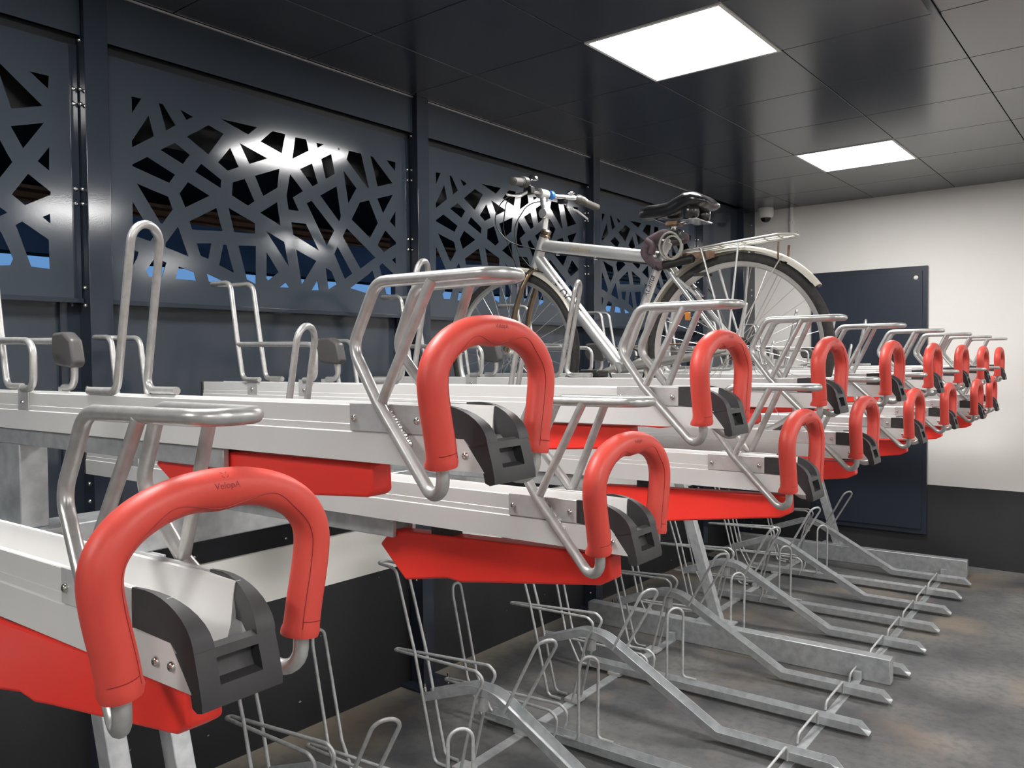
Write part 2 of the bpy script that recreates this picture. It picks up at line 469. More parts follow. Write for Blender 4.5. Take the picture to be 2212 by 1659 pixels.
for i in range(len(POSTS) - 1):
    y0 = POSTS[i] + 0.078; y1 = POSTS[i + 1]
    p = bpy.data.objects.new('perforated_panel', PM); COL.objects.link(p); p.parent = wl
    p.location = (-2.90, POSTS[i] + 0.180, 0)
    wdt = y1 - y0
    if cl_mesh is None:
        a = MB().box(-2.953, -2.95, 0, wdt, 0.90, 1.815).build('cladding_panel', 'dark_paint', wl, loc=(0, y0, 0)); cl_mesh = a
        f = MB().box(-2.873, -2.87, 0, wdt, 2.705, CEIL).build('fascia_panel', 'dark_paint', wl, loc=(0, y0, 0)); fa_mesh = f
        r1 = MB().box(-2.95, -2.886, 0, wdt, 1.808, 1.824).build('panel_rail', 'dark_post', wl, loc=(0, y0, 0), bevel=0.001)
        r2 = MB().box(-2.95, -2.903, 0, wdt, 2.672, 2.712).build('top_shade_rail', 'recess_shade', wl, loc=(0, y0, 0))  # dark strip coloured as the shadow band below the fascia
        r3 = MB().box(-2.955, -2.925, 0, wdt, 0.822, 0.905).build('bottom_rail', 'recess_shade', wl, loc=(0, y0, 0))  # steel rail, the shadow of the rack beam put into its colour
        r4 = MB().box(-2.870, -2.862, 0, wdt, CEIL - 0.006, CEIL - 0.001).build('corner_trim', 'galvanised_plate', wl, loc=(0, y0, 0))
        for k in range(3):
            make_bolt(0.007, r3, (-2.925, 0.33 + 0.42 * k, 0.852), (1, 0, 0))
        s1 = MB().box(-2.93, -2.897, -0.002, 0.024, 1.82, 2.68).build('panel_flange', 'dark_post', wl, loc=(0, y1 - 0.024, 0), bevel=0.001)
        for z in (2.194, 2.144, 2.53, 2.48):
            make_bolt(0.0075, s1, (-2.897, 0.010, z), (1, 0, 0))
        rails = [(r1, 0), (r2, 0), (r3, 0), (r4, 0), (s1, 1)]
    else:
        for src in (cl_mesh, fa_mesh):
            c = src.copy(); COL.objects.link(c); c.parent = wl; c.location = (0, y0, 0)
        for src, far in rails:
            c = copy_tree(src, wl); c.location = (0, (y1 - 0.024) if far else y0, 0)
# last bay against the end wall: plain sheet and a broad corner post
y0 = POSTS[-1] + 0.078
MB().box(-2.905, -2.90, y0, 6.76, 0.83, CEIL).build('cladding_panel', 'dark_paint', wl)
cp = MB().box(-2.93, -2.84, 6.76, 6.955, 0.0, CEIL).box(-2.93, -2.85, 6.955, 7.03, 0.0, CEIL).build('corner_post', 'dark_post', wl, bevel=0.002)
for z in BZ:
    make_bolt(0.0075, cp, (-2.84, 6.93, z), (1, 0, 0))

# trim strip hanging on a ceiling joint
tag(MB().box(-0.700, -0.676, 1.2, 3.46, CEIL - 0.012, CEIL - 0.004).build('trim_1', 'dark_post', bevel=0.001), 'narrow metal strip along a ceiling tile joint', kind='structure')

# door in the end wall
d = MB().box(-2.345, -1.455, 6.995, 7.03, 0.21, 2.305).build('door_1', 'door_paint', bevel=0.003)
tag(d, 'dark flush steel door set in the white end wall', kind='structure')
MB().box(-2.31, -1.49, 6.985, 6.996, 0.25, 2.268).build('door_leaf', 'door_paint', d, bevel=0.002)
MB().lathe([(0.016, 0), (0.016, 0.006), (0.009, 0.011), (0, 0.012)], (-1.535, 6.985, 2.215), (0, -1, 0), 14).build('closer_plug', 'white_trim', d)

# ------------------------------------------------------------------ ceiling with its tiles and lights
AX, AY = 0.59, 0.60
CX1 = -1.2691                       # joint line at the right side of the light row
CY0 = 3.4187
ce = MB().box(XL - 0.15, XR + 0.2, YN - 0.2, YE + 0.2, CEIL + 0.03, CEIL + 0.15).build('ceiling', 'ceiling_grid', smooth=False)
tag(ce, 'dark suspended ceiling of glossy square metal tiles', kind='structure')
LIGHTS = set()
for c in (-1, 4, 9):
    for j in (-1, 3, -5, -9):
        LIGHTS.add((c, j))
tile_src = None
cmin = math.floor((XL + 0.06 - CX1) / AX); cmax = math.ceil((XR - CX1) / AX)
jmin = math.floor((YN - CY0) / AY); jmax = math.ceil((YE - CY0) / AY)
def tile_mesh(x0, x1, y0, y1):
    b = MB()
    h = 0.0022; c = 0.0015
    x0 += h; x1 -= h; y0 += h; y1 -= h
    vs_ = [(x0, y0, CEIL + 0.03), (x1, y0, CEIL + 0.03), (x1, y1, CEIL + 0.03), (x0, y1, CEIL + 0.03),
           (x0, y0, CEIL + c), (x1, y0, CEIL + c), (x1, y1, CEIL + c), (x0, y1, CEIL + c),
           (x0 + c, y0 + c, CEIL), (x1 - c, y0 + c, CEIL), (x1 - c, y1 - c, CEIL), (x0 + c, y1 - c, CEIL)]
    fs_ = [[4, 5, 1, 0], [5, 6, 2, 1], [6, 7, 3, 2], [7, 4, 0, 3], [8, 9, 5, 4], [9, 10, 6, 5], [10, 11, 7, 6], [11, 8, 4, 7], [11, 10, 9, 8]]
    return b.add(vs_, fs_)
for c in range(cmin, cmax):
    for j in range(jmin, jmax):
        if (c, j) in LIGHTS: continue
        x0, x1 = CX1 + c * AX, CX1 + (c + 1) * AX
        y0, y1 = CY0 + j * AY, CY0 + (j + 1) * AY
        lx0, lx1, ly0, ly1 = max(x0, XL + 0.07), min(x1, XR), max(y0, YN), min(y1, YE)
        if lx1 - lx0 < 0.03 or ly1 - ly0 < 0.03: continue
        full = abs(lx1 - lx0 - AX) < 1e-6 and abs(ly1 - ly0 - AY) < 1e-6
        if full:
            if tile_src is None:
                tile_src = tile_mesh(0, AX, 0, AY).build('ceiling_tile', 'ceiling_tile', ce, smooth=False, loc=(x0, y0, 0))
            else:
                o = tile_src.copy(); COL.objects.link(o); o.location = (x0, y0, 0)
        else:
            tile_mesh(lx0, lx1, ly0, ly1).build('ceiling_tile', 'ceiling_tile', ce, smooth=False)
ROWN = {-1: 'above the bike racks', 4: 'above the aisle', 9: 'beyond the aisle'}
light_src = None
for (c, j) in sorted(LIGHTS):
    x0, y0 = CX1 + c * AX, CY0 + j * AY
    if light_src is None:
        L = empty('ceiling_light', (x0 + AX / 2, y0 + AY / 2, CEIL))
        hx, hy = AX / 2 - 0.002, AY / 2 - 0.002
        b = MB(); w = 0.014
        b.box(-hx, hx, -hy, -hy + w, -0.004, 0.03).box(-hx, hx, hy - w, hy, -0.004, 0.03)
        b.box(-hx, -hx + w, -hy + w, hy - w, -0.004, 0.03).box(hx - w, hx, -hy + w, hy - w, -0.004, 0.03)
        b.build('frame', 'white_trim', L)
        MB().box(-hx + w, hx - w, -hy + w, hy - w, -0.001, 0.02).build('diffuser', 'diffuser', L, smooth=False)
        light_src = L
    else:
        L = copy_tree(light_src); L.location = (x0 + AX / 2, y0 + AY / 2, CEIL)
    k = [3, -1, -5, -9].index(j)
    tag(L, 'square LED ceiling panel %s, %s from the end wall' % (ROWN[c], ORD[k]), 'ceiling light', 'square ceiling light panels')

# ------------------------------------------------------------------ outside, seen through the perforations
tag(MB().box(-4.35, -3.0, -5, 16, 2.425, 3.3).build('outdoor_canopy', 'outside_black', smooth=False), 'black outdoor canopy roof behind the perforated panels', 'canopy')
tag(MB().prism([(-4.19, 2.36), (-4.05, 2.335), (-4.05, 2.35), (-4.17, 2.38), (-4.17, 2.41), (-4.05, 2.40), (-4.05, 2.42), (-4.19, 2.42)], 'y', -3, 16).build('outdoor_beam', 'outside_steel', bevel=0.004), 'brown steel beam outside along the canopy edge', 'beam')
tag(MB().box(-40, -3.1, -40, 60, -0.2, -0.02).build('sky_block_ground', 'outside_black', smooth=False), 'unseen dark ground added outside to block sky light from below', kind='structure')  # out of view, added to keep sky light off the canopy underside
wk = MB()
wk.box(-9.3, -9, -6, 40, 2.74, 3.9)
tag(wk.build('outdoor_walkway', 'outside_blue', smooth=False), 'dark blue raised walkway under the evening sky outside', 'walkway')

# ------------------------------------------------------------------ CCTV dome and conduit on the end wall
t = empty('security_camera', (-2.70, 6.90, CEIL))
MB().lathe([(0.062, 0), (0.064, -0.012), (0.064, -0.055), (0.058, -0.075), (0.045, -0.082), (0, -0.082)], (0, 0, 0), (0, 0, 1), 24).build('housing', 'white_trim', t)
MB().lathe([(0.043, -0.078), (0.041, -0.092), (0.034, -0.107), (0.02, -0.117), (0, -0.12)], (0, 0, 0), (0, 0, 1), 24).build('dome', 'dome_glass', t)
tag(t, 'white security camera with dark dome under the ceiling corner', 'camera')
t = empty('conduit', (-2.52, 7.03, 2.62))
b = MB().tube([(0, -0.018, 0.0), (0, -0.018, 0.262)], 0.019, 12)
b.build('pipe', 'white_trim', t)
MB().box(-0.02, 0.02, -0.034, 0, 0.12, 0.14).build('clip', 'white_trim', t, bevel=0.002)
tag(t, 'thin white conduit pipe running up the end wall', 'pipe')

# ------------------------------------------------------------------ upper trays
HI_Z, LO_Z = 1.453, 1.264            # underside of the raised and of the lower trays
def X(xp): return xp - X0            # rack x' -> local x of a rack thing

# grip: swept rubber sleeve over the pull loop
def grip_path():
    pts = [(-0.101, 0.012), (-0.106, 0.045), (-0.115, 0.085), (-0.120, 0.118)]
    for k in range(1, 24):
        a = PI - PI * k / 24
        ca, sa = math.cos(a), math.sin(a)
        ex = 2.0 / 2.12
        pts.append((0.120 * math.copysign(abs(ca) ** ex, ca), 0.118 + 0.072 * (abs(sa) ** ex)))
    pts += [(-y, z) for y, z in pts[:4]][::-1]
    # resample
    P = [Vector((0, y, z)) for y, z in pts]
    out = []
    n = 72
    L = [0]
    for i in range(1, len(P)): L.append(L[-1] + (P[i] - P[i - 1]).length)
    for k in range(n + 1):
        s = L[-1] * k / n
        i = max(j for j in range(len(L)) if L[j] <= s + 1e-9)
        i = min(i, len(P) - 2)
        out.append(P[i].lerp(P[i + 1], (s - L[i]) / max(1e-9, L[i + 1] - L[i])))
    # light smoothing
    for _ in range(3):
        out = [out[0]] + [(out[i - 1] + out[i] * 2 + out[i + 1]) / 4 for i in range(1, n)] + [out[-1]]
    return out, L[-1]
GP, GLEN = grip_path()
GN = len(GP) - 1
def grip_frame(s):
    """s in 0..1 along the sleeve: centre, tangent, outward normal (in the loop plane), x axis"""
    f = s * GN; i = min(int(f), GN - 1); t = f - i
    c = GP[i].lerp(GP[i + 1], t)
    def tan(j):
        a = GP[min(j + 1, GN)] - GP[max(j - 1, 0)]
        return a.normalized()
    tg = tan(i).lerp(tan(i + 1), t).normalized()
    nx = Vector((1, 0, 0))
    out = nx.cross(tg)                  # points out of the loop
    return c, tg, out, nx
def grip_surf(s, th, lift=0.0):
    """th = 0 faces the aisle (+x), pi/2 faces out of the loop"""
    c, tg, out, nx = grip_frame(s)
    r = 0.0198
    e = min(s, 1 - s) * GLEN
    if e < 0.012: r *= 1.0 + 0.10 * (1 - e / 0.012) if e > 0.004 else 1.08 - (0.004 - e) * 30
    g = math.exp(-((s - 0.5) / 0.045) ** 2)
    ro = r * (1.0 + 0.22 * g * max(0, -math.sin(th)) - 0.03 * (1 - abs(2 * s - 1)) * max(0, math.sin(th)))
    rx = r * 1.0
    if e < 0.020 and math.cos(th) < 0: rx += 0.009 * (1 - e / 0.020) ** 1.6 * -math.cos(th)      # lip at the sleeve end
    return c + nx * (rx + lift) * math.cos(th) + out * (ro + lift) * math.sin(th)
def make_grip(parent):
    n = 22; m = 84
    vs_ = [grip_surf(i / m, 2 * PI * k / n) for i in range(m + 1) for k in range(n)]
    fs_ = [[i * n + k, i * n + (k + 1) % n, (i + 1) * n + (k + 1) % n, (i + 1) * n + k] for i in range(m) for k in range(n)]
    fs_ += [list(range(n)), [m * n + k for k in range(n)]]
    b = MB().add(vs_, fs_)
    g = b.build('grip', 'red_grip', parent, angle=60, loc=(X(-0.692), 0, 0))
    # moulding seams
    sm = MB()
    for base, sgn in ((-0.62, 1), (PI + 0.5, -1)):
        path = []
        for k in range(121):
            s = 0.02 + 0.96 * k / 120
            w = abs(s - 0.5) / 0.11
            dip = 0.45 * math.exp(-(w - 1.0) ** 2 * 5) - 0.40 * math.exp(-(w * 1.6) ** 2)
            path.append(grip_surf(s, base + sgn * dip, 0.0001))
        sm.tube(path, 0.0005, 5)
    for s in (0.035, 0.965):
        sm.tube([grip_surf(s, -0.6 + 1.6 * k / 16, 0.0001) for k in range(17)], 0.0005, 5)
    sm.build('seam', 'red_grip_mark', g)
    # embossed maker's mark and name, wrapped on the crown
    mk = MB()
    def wrap(pts2, faces, size):
        # u along the sleeve, v towards the outside of the loop
        vs2 = []
        for u, v in pts2:
            s = 0.5 + u / GLEN
            vs2.append(grip_surf(s, 0.42 + v / 0.0198, 0.00025))
        mk.add(vs2, faces)
    cu = bpy.data.curves.new('word', 'FONT')
    cu.body = 'VelopA'; cu.size = 0.0094; cu.align_x = 'CENTER'
    ob = bpy.data.objects.new('tmp', cu); COL.objects.link(ob)
    me = bpy.data.meshes.new_from_object(ob.evaluated_get(bpy.context.evaluated_depsgraph_get()))
    bpy.data.objects.remove(ob)
    wrap([(v.co.x, v.co.y - 0.0075) for v in me.vertices], [list(p.vertices) for p in me.polygons], 1)
    bpy.data.meshes.remove(me)
    def stroke(a, b_, w=0.0009):
        d = Vector(b_) - Vector(a); d.normalize(); nrm = Vector((-d.y, d.x)) * w / 2
        a = Vector(a); b_ = Vector(b_)
        wrap([tuple(a + nrm), tuple(a - nrm), tuple(b_ - nrm), tuple(b_ + nrm)], [[0, 1, 2, 3]], 1)
    for sx in (-1, 1):
        stroke((sx * 0.0012, 0.0035), (sx * 0.0030, 0.0046)); stroke((sx * 0.0030, 0.0046), (sx * 0.0032, 0.0064))
        stroke((sx * 0.0016, 0.0085), (sx * 0.0022, 0.0104)); stroke((sx * 0.0022, 0.0104), (sx * 0.0036, 0.0108))
    mk.build('maker_mark', 'red_grip_mark', g, smooth=False)
    return g

# end cap profiles, x' and z over the tray underside
CHEEK = [(-0.772, 0.046), (-0.772, 0.0865)] + [(-0.748 + 0.085 * math.cos(math.radians(a)), 0.036 + 0.0515 * math.sin(math.radians(a))) for a in (90, 80, 70, 60, 50, 40, 30, 21, 12, 4)] + [(-0.690, 0.034), (-0.703, 0.043)]
def make_cap(parent):
    b = MB()
    for s in (-1, 1):
        # cheeks lean inwards: outer face straight, inner face opening upwards
        n = len(CHEEK)
        outer = [(X(x), s * 0.0465, z) for x, z in CHEEK]
        inner = [(X(x), s * (0.0465 - 0.004 - 0.018 * max(0.0, (x + 0.755) / 0.09) ** 1.3), z) for x, z in CHEEK]
        vs_ = outer + inner
        fs_ = [list(range(n)), [n + i for i in range(n)][::-1]] + [[i, (i + 1) % n, n + (i + 1) % n, n + i] for i in range(n)]
        b.add(vs_, fs_)
    o = b.build('cheek', 'black_plastic', parent, angle=35)
    # nose between the cheeks, with the finger slot in its front
    NOSE = [(-0.706, 0.030), (-0.690, 0.036), (-0.674, 0.0425), (-0.664, 0.0400), (-0.657, 0.016), (-0.652, -0.006), (-0.652, -0.014), (-0.660, -0.016), (-0.668, -0.013), (-0.671, 0.0), (-0.700, 0.024)]
    nb = MB()
    fx = lambda z: (-0.664 + (0.040 - z) * (0.007 / 0.024)) if z > 0.016 else (-0.657 + (0.016 - z) * (0.005 / 0.022))
    w, hw = 0.0460, 0.024
    z0, z1 = 0.006, 0.031
    nb.prism([(X(a), z) for a, z in NOSE], 'y', -w, -hw)
    nb.prism([(X(a), z) for a, z in NOSE], 'y', hw, w)
    nb.prism([(X(a), z) for a, z in [(-0.706, 0.030), (-0.690, 0.036), (-0.674, 0.0425), (-0.664, 0.0400), (fx(z1), z1), (fx(z1) - 0.013, z1 - 0.001), (-0.700, 0.024)]], 'y', -hw, hw)
    nb.prism([(X(a), z) for a, z in [(fx(z0), z0), (-0.652, -0.006), (-0.652, -0.014), (-0.660, -0.016), (-0.668, -0.013), (-0.671, 0.0), (-0.700, 0.024), (fx(z1) - 0.013, z1 - 0.001), (fx(z1) - 0.012, z0 + 0.012), (fx(z1) - 0.007, z0 + 0.003)]], 'y', -hw, hw)
    nb.build('end_cap', 'black_plastic', parent, angle=35)
    return o

def make_tray(low):
    t = empty('bike_tray')
    # rail: extruded channel
    half = [(-0.0465, 0.0), (-0.0465, 0.043), (-0.0440, 0.0445), (-0.0440, 0.0545), (-0.0428, 0.0555), (-0.0428, 0.0825), (-0.0418, 0.0835), (-0.0355, 0.0835), (-0.0335, 0.079), (-0.0290, 0.040), (-0.0220, 0.018), (-0.006, 0.014)]
    prof = half + [(-y, z) for y, z in half[::-1]]
    b = MB().prism(prof, 'x', X(-2.55), X(-0.715))
    for s in (-1, 1):
        b.prism([(X(-0.715), 0.0), (X(-0.669), 0.0), (X(-0.703), 0.043), (X(-0.715), 0.043)], 'y', s * 0.040, s * 0.0465)
    rail = b.build('rail', 'aluminium', t, angle=30)
    MB().box(X(-2.562), X(-2.55), -0.047, 0.047, 0.0, 0.084).build('rear_cap', 'black_plastic', t, bevel=0.002)
    make_cap(t)
    proto_bolt = None
    for s in (-1, 1):
        pl = MB().box(X(-0.923), X(-0.7725), s * 0.0428, s * 0.0475, 0.0455, 0.0860).build('side_plate', 'galvanised_plate', t, bevel=0.0006)
        for xp in (-0.912, -0.786):
            make_bolt(0.0054, pl, (X(xp), s * 0.0475, 0.064), (0, s, 0))
        make_bolt(0.0054, rail, (X(-0.700), s * 0.0465, 0.021), (0, s, 0))
        if low: make_bolt(0.0054, rail, (X(-0.728), s * 0.0465, 0.020), (0, s, 0))
    # pull frame: one bent tube from grip to grip over the front loop
    side = [(-0.692, -0.104, 0.060), (-0.692, -0.099, -0.053), (-0.852, -0.0575, 0.088), (-0.916, -0.046, 0.168), (-0.868, -0.042, 0.262), (-0.655, -0.034, 0.262)]
    far = [(x, -y, z) for x, y, z in side[::-1]]
    path = fillet([(X(x), y, z) for x, y, z in side + far], [0, 0.024, 0, 0.035, 0.030, 0.030, 0.030, 0.030, 0.035, 0, 0.024, 0], 8)
    MB().tube(path, 0.0088, 12).build('pull_frame', 'galvanised_tube', t, angle=60)
    for s in (-1, 1):
        MB().tube([(X(-0.848), s * 0.0572, 0.084), (X(-0.762), s * 0.041, 0.258)], 0.0076, 12).build('strut', 'galvanised_tube', t, angle=60)
        wd = MB()
        for k in range(15):
            wd.sphere((X(-0.843 + 0.0031 * k), s * 0.0500, 0.082 - 0.0036 * k), 0.0044 + 0.0007 * ((k * 7) % 3), 7, 5)
        wd.build('weld', 'galvanised_tube', t)
    make_grip(t)
    # red shield below
    if low:
        pr = [(-1.297, -0.062), (-1.262, -0.028), (-1.10, -0.022), (-0.720, -0.010), (-0.718, -0.055), (-0.742, -0.068), (-1.020, -0.106), (-1.065, -0.113), (-1.105, -0.110), (-1.222, -0.131)]
    else:
        pr = [(-1.505, -0.048), (-1.478, -0.012), (-1.20, -0.008), (-0.905, -0.006), (-0.903, -0.050), (-0.915, -0.058), (-1.19, -0.076), (-1.235, -0.081), (-1.28, -0.078), (-1.452, -0.078)]
    sh = MB().prism([(X(x), z) for x, z in pr], 'y', -0.021, 0.021).build('shield', 'red_shield', t, bevel=0.005, seg=3)
    hx = -1.12 if low else -1.30
    MB().box(X(hx - 0.03), X(hx + 0.03), -0.016, 0.016, -0.045, 0.002).build('hinge', 'black_plastic', t, bevel=0.002)
    # wheel holder at the wall end
    up_ = [(-2.235, -0.045, 0.093), (-2.322, -0.045, 0.093), (-2.352, -0.045, 0.235), (-2.384, -0.044, 0.414), (-2.513, -0.038, 0.417)]
    path = fillet([(X(x), y, z) for x, y, z in up_] + [(X(x), -y, z) for x, y, z in up_[::-1]], [0, 0.026, 0, 0.035, 0.03, 0.03, 0.035, 0, 0.026, 0], 6)
    MB().tube(path, 0.0082, 10).build('wheel_holder', 'galvanised_tube', t, angle=60)
    for s in (-1, 1):
        br = fillet([(X(x), s * 0.045, z) for x, z in [(-2.015, 0.093), (-1.962, 0.093), (-1.958, 0.200), (-2.05, 0.203), (-2.346, 0.208)]], [0, 0.034, 0.034, 0, 0], 6)
        br_o = MB().tube(br, 0.0082, 10).build('holder_bar', 'galvanised_tube', t, angle=60)
        if s > 0:
            MB().prism([(X(-2.040), 0.222), (X(-1.985), 0.224), (X(-1.950), 0.205), (X(-1.936), 0.150), (X(-1.952), 0.138), (X(-2.030), 0.146), (X(-2.046), 0.175)], 'y', 0.030, 0.062).build('bumper', 'grey_plastic', t, bevel=0.008, seg=3)
        for xp in (-2.272, -2.013):
            k = MB().box(X(xp - 0.026), X(xp + 0.026), s * 0.0428, s * 0.0465, 0.044, 0.094).build('bracket', 'galvanised_plate', t, bevel=0.0006)
            make_bolt(0.0054, k, (X(xp), s * 0.0465, 0.062), (0, s, 0))
    # tall hoop
    hp = [(-1.722, -0.039, 0.092), (-1.610, -0.039, 0.092), (-1.540, -0.037, 0.422), (-1.566, 0.037, 0.422), (-1.638, 0.039, 0.092), (-1.525, 0.039, 0.092)]
    path = fillet([(X(x), y, z) for x, y, z in hp], [0, 0.024, 0.050, 0.050, 0.024, 0], 9)
    MB().tube(path, 0.0082, 10).build('hoop', 'galvanised_tube', t, angle=60)
    return t

NT = 8
hi0, lo0 = make_tray(False), make_tray(True)
BIKE_TRAY = 3                         # lower tray that holds the bicycle
LO_SHIFT = {0: -0.037, 2: 0.045, 1: -0.008, 6: 0.02}
for k in range(NT):
    y = 0.88 + 0.8 * k
    o = hi0 if k == 0 else copy_tree(hi0)
    o.location = W(X0, y, HI_Z); o.rotation_euler = (0, 0, T)
    tag(o, 'raised aluminium bike tray with red loop handle, %s raised tray from the white end wall' % ORD[NT - 1 - k], 'bike tray', 'raised upper bike trays')
for k in range(NT):
    y = 0.48 + 0.8 * k
    o = lo0 if k == 0 else copy_tree(lo0)
    if k == BIKE_TRAY:                # its hoop is folded away below the bicycle
        for ch in list(o.children):
            if ch.name.startswith('hoop'): bpy.data.objects.remove(ch)
    o.location = W(X0 + LO_SHIFT.get(k, 0), y, LO_Z + (0.022 if k == 0 else 0)); o.rotation_euler = (0, 0, T)
    if k == BIKE_TRAY:
        lab = 'aluminium bike tray with red loop handle carrying the silver bicycle'
    else:
        n = NT - 1 - k
        lab = 'lower-set aluminium bike tray with red loop handle, %s lower-set tray from the end wall' % ORD[n]
    tag(o, lab, 'bike tray', 'lower-set upper bike trays')

# ------------------------------------------------------------------ steel frame of the rack
def rack_frame():
    t = empty('rack_frame', W(X0, 0, 0), T)
    MB().box(X(-2.250), X(-2.115), 0.30, 6.80, 1.09, 1.20).build('long_beam', 'galvanised', t, bevel=0.004)
    for k in range(NT):
        # arms below the trays, raised ones on a short post
        yh, yl = 0.88 + 0.8 * k, 0.48 + 0.8 * k
        for s in (-1, 1): MB().box(X(-2.20), X(-1.26), yh + s * 0.024, yh + s * 0.036, HI_Z - 0.038, HI_Z - 0.002).build('arm', 'galvanised', t, bevel=0.002)
        MB().box(X(-2.215), X(-2.075), yh - 0.032, yh + 0.032, 1.212, HI_Z - 0.038).build('short_post', 'galvanised', t, bevel=0.003)
        pl = MB().box(X(-2.248), X(-2.03), yh - 0.075, yh + 0.075, 1.20, 1.212).build('foot_plate', 'galvanised', t, bevel=0.001)
        for yy in (-0.058, 0.058):
            MB().lathe([(0.009, 0), (0.009, 0.007), (0.005, 0.007), (0.005, 0.014), (0, 0.015)], (X(-2.06), yh + yy, 1.212), (0, 0, 1), 6).build('bolt', 'steel_bolt', pl)
        for s in (-1, 1): MB().box(X(-2.25), X(-1.25), yl + s * 0.024, yl + s * 0.036, LO_Z - 0.040, LO_Z - 0.002).build('arm', 'galvanised', t, bevel=0.002)
        MB().box(X(-2.24), X(-2.12), yl - 0.04, yl + 0.04, 1.20, LO_Z - 0.040).build('packer', 'galvanised', t, bevel=0.001)
    for yb, legs in ((1.08, (1.0, 1.16)), (4.30, (4.34,)), (6.70, (6.72,))):
        MB().box(X(-2.62), X(-0.905), yb - 0.035, yb + 0.035, 0.0, 0.125).build('base_beam', 'galvanised', t, bevel=0.004)
        for yl in legs:
            # leaning leg: folded channel open to the far side
            b = MB()
            def leg(x_lo, x_hi, ya, yb_):
                b.add([(X(x_lo[0]), ya, 0.125), (X(x_lo[1]), ya, 0.125), (X(x_lo[1]), yb_, 0.125), (X(x_lo[0]), yb_, 0.125),
                       (X(x_hi[0]), ya, 1.09), (X(x_hi[1]), ya, 1.09), (X(x_hi[1]), yb_, 1.09), (X(x_hi[0]), yb_, 1.09)],
                      [[0, 3, 2, 1], [4, 5, 6, 7], [0, 1, 5, 4], [1, 2, 6, 5], [2, 3, 7, 6], [3, 0, 4, 7]])
            leg((-1.845, -1.785), (-2.130, -2.070), yl - 0.026, yl + 0.026)
            lg = b.build('leg', 'galvanised', t, bevel=0.003)
            MB().prism([(X(-2.15), 1.09), (X(-2.05), 1.09), (X(-2.05), 1.02), (X(-2.085), 0.985), (X(-2.13), 0.985)], 'y', yl + 0.026, yl + 0.034).build('gusset', 'galvanised', t, bevel=0.001)
            MB().box(X(-1.93), X(-1.72), yl - 0.05, yl + 0.05, 0.125, 0.133).build('foot_plate', 'galvanised', t, bevel=0.001)
    tag(t, 'galvanised steel frame carrying the two rows of upper bike trays', 'rack frame')
    return t
rack_frame()

# ------------------------------------------------------------------ floor stands
def sweep_channel(path, half_w, h, th):
    """open channel along an x-z path"""
    P = [Vector((x, 0, z)) for x, z in path]
    b = MB()
    sec = [(-half_w, h), (-half_w * 0.72, 0.004), (-half_w * 0.5, 0.0), (half_w * 0.5, 0.0), (half_w * 0.72, 0.004), (half_w, h),
           (half_w + th, h), (half_w * 0.78 + th, 0.0), (half_w * 0.5, -th), (-half_w * 0.5, -th), (-half_w * 0.78 - th, 0.0), (-half_w - th, h)]
    m = len(P); n = len(sec); vs_ = []
    for i in range(m):
        tg = (P[min(i + 1, m - 1)] - P[max(i - 1, 0)]).normalized()
        nr = Vector((-tg.z, 0, tg.x))
        if nr.z < 0: nr = -nr
        for y, z in sec:
            shear = Vector((0, 0, 0))
            if i == 0: shear = tg * max(0, z) * 1.1
            vs_.append(P[i] + Vector((0, y, 0)) + nr * z + shear)
    fs_ = [[i * n + k, i * n + (k + 1) % n, (i + 1) * n + (k + 1) % n, (i + 1) * n + k] for i in range(m - 1) for k in range(n)]
    fs_ += [list(range(n)), [(m - 1) * n + k for k in range(n)]]
    return b.add(vs_, fs_)

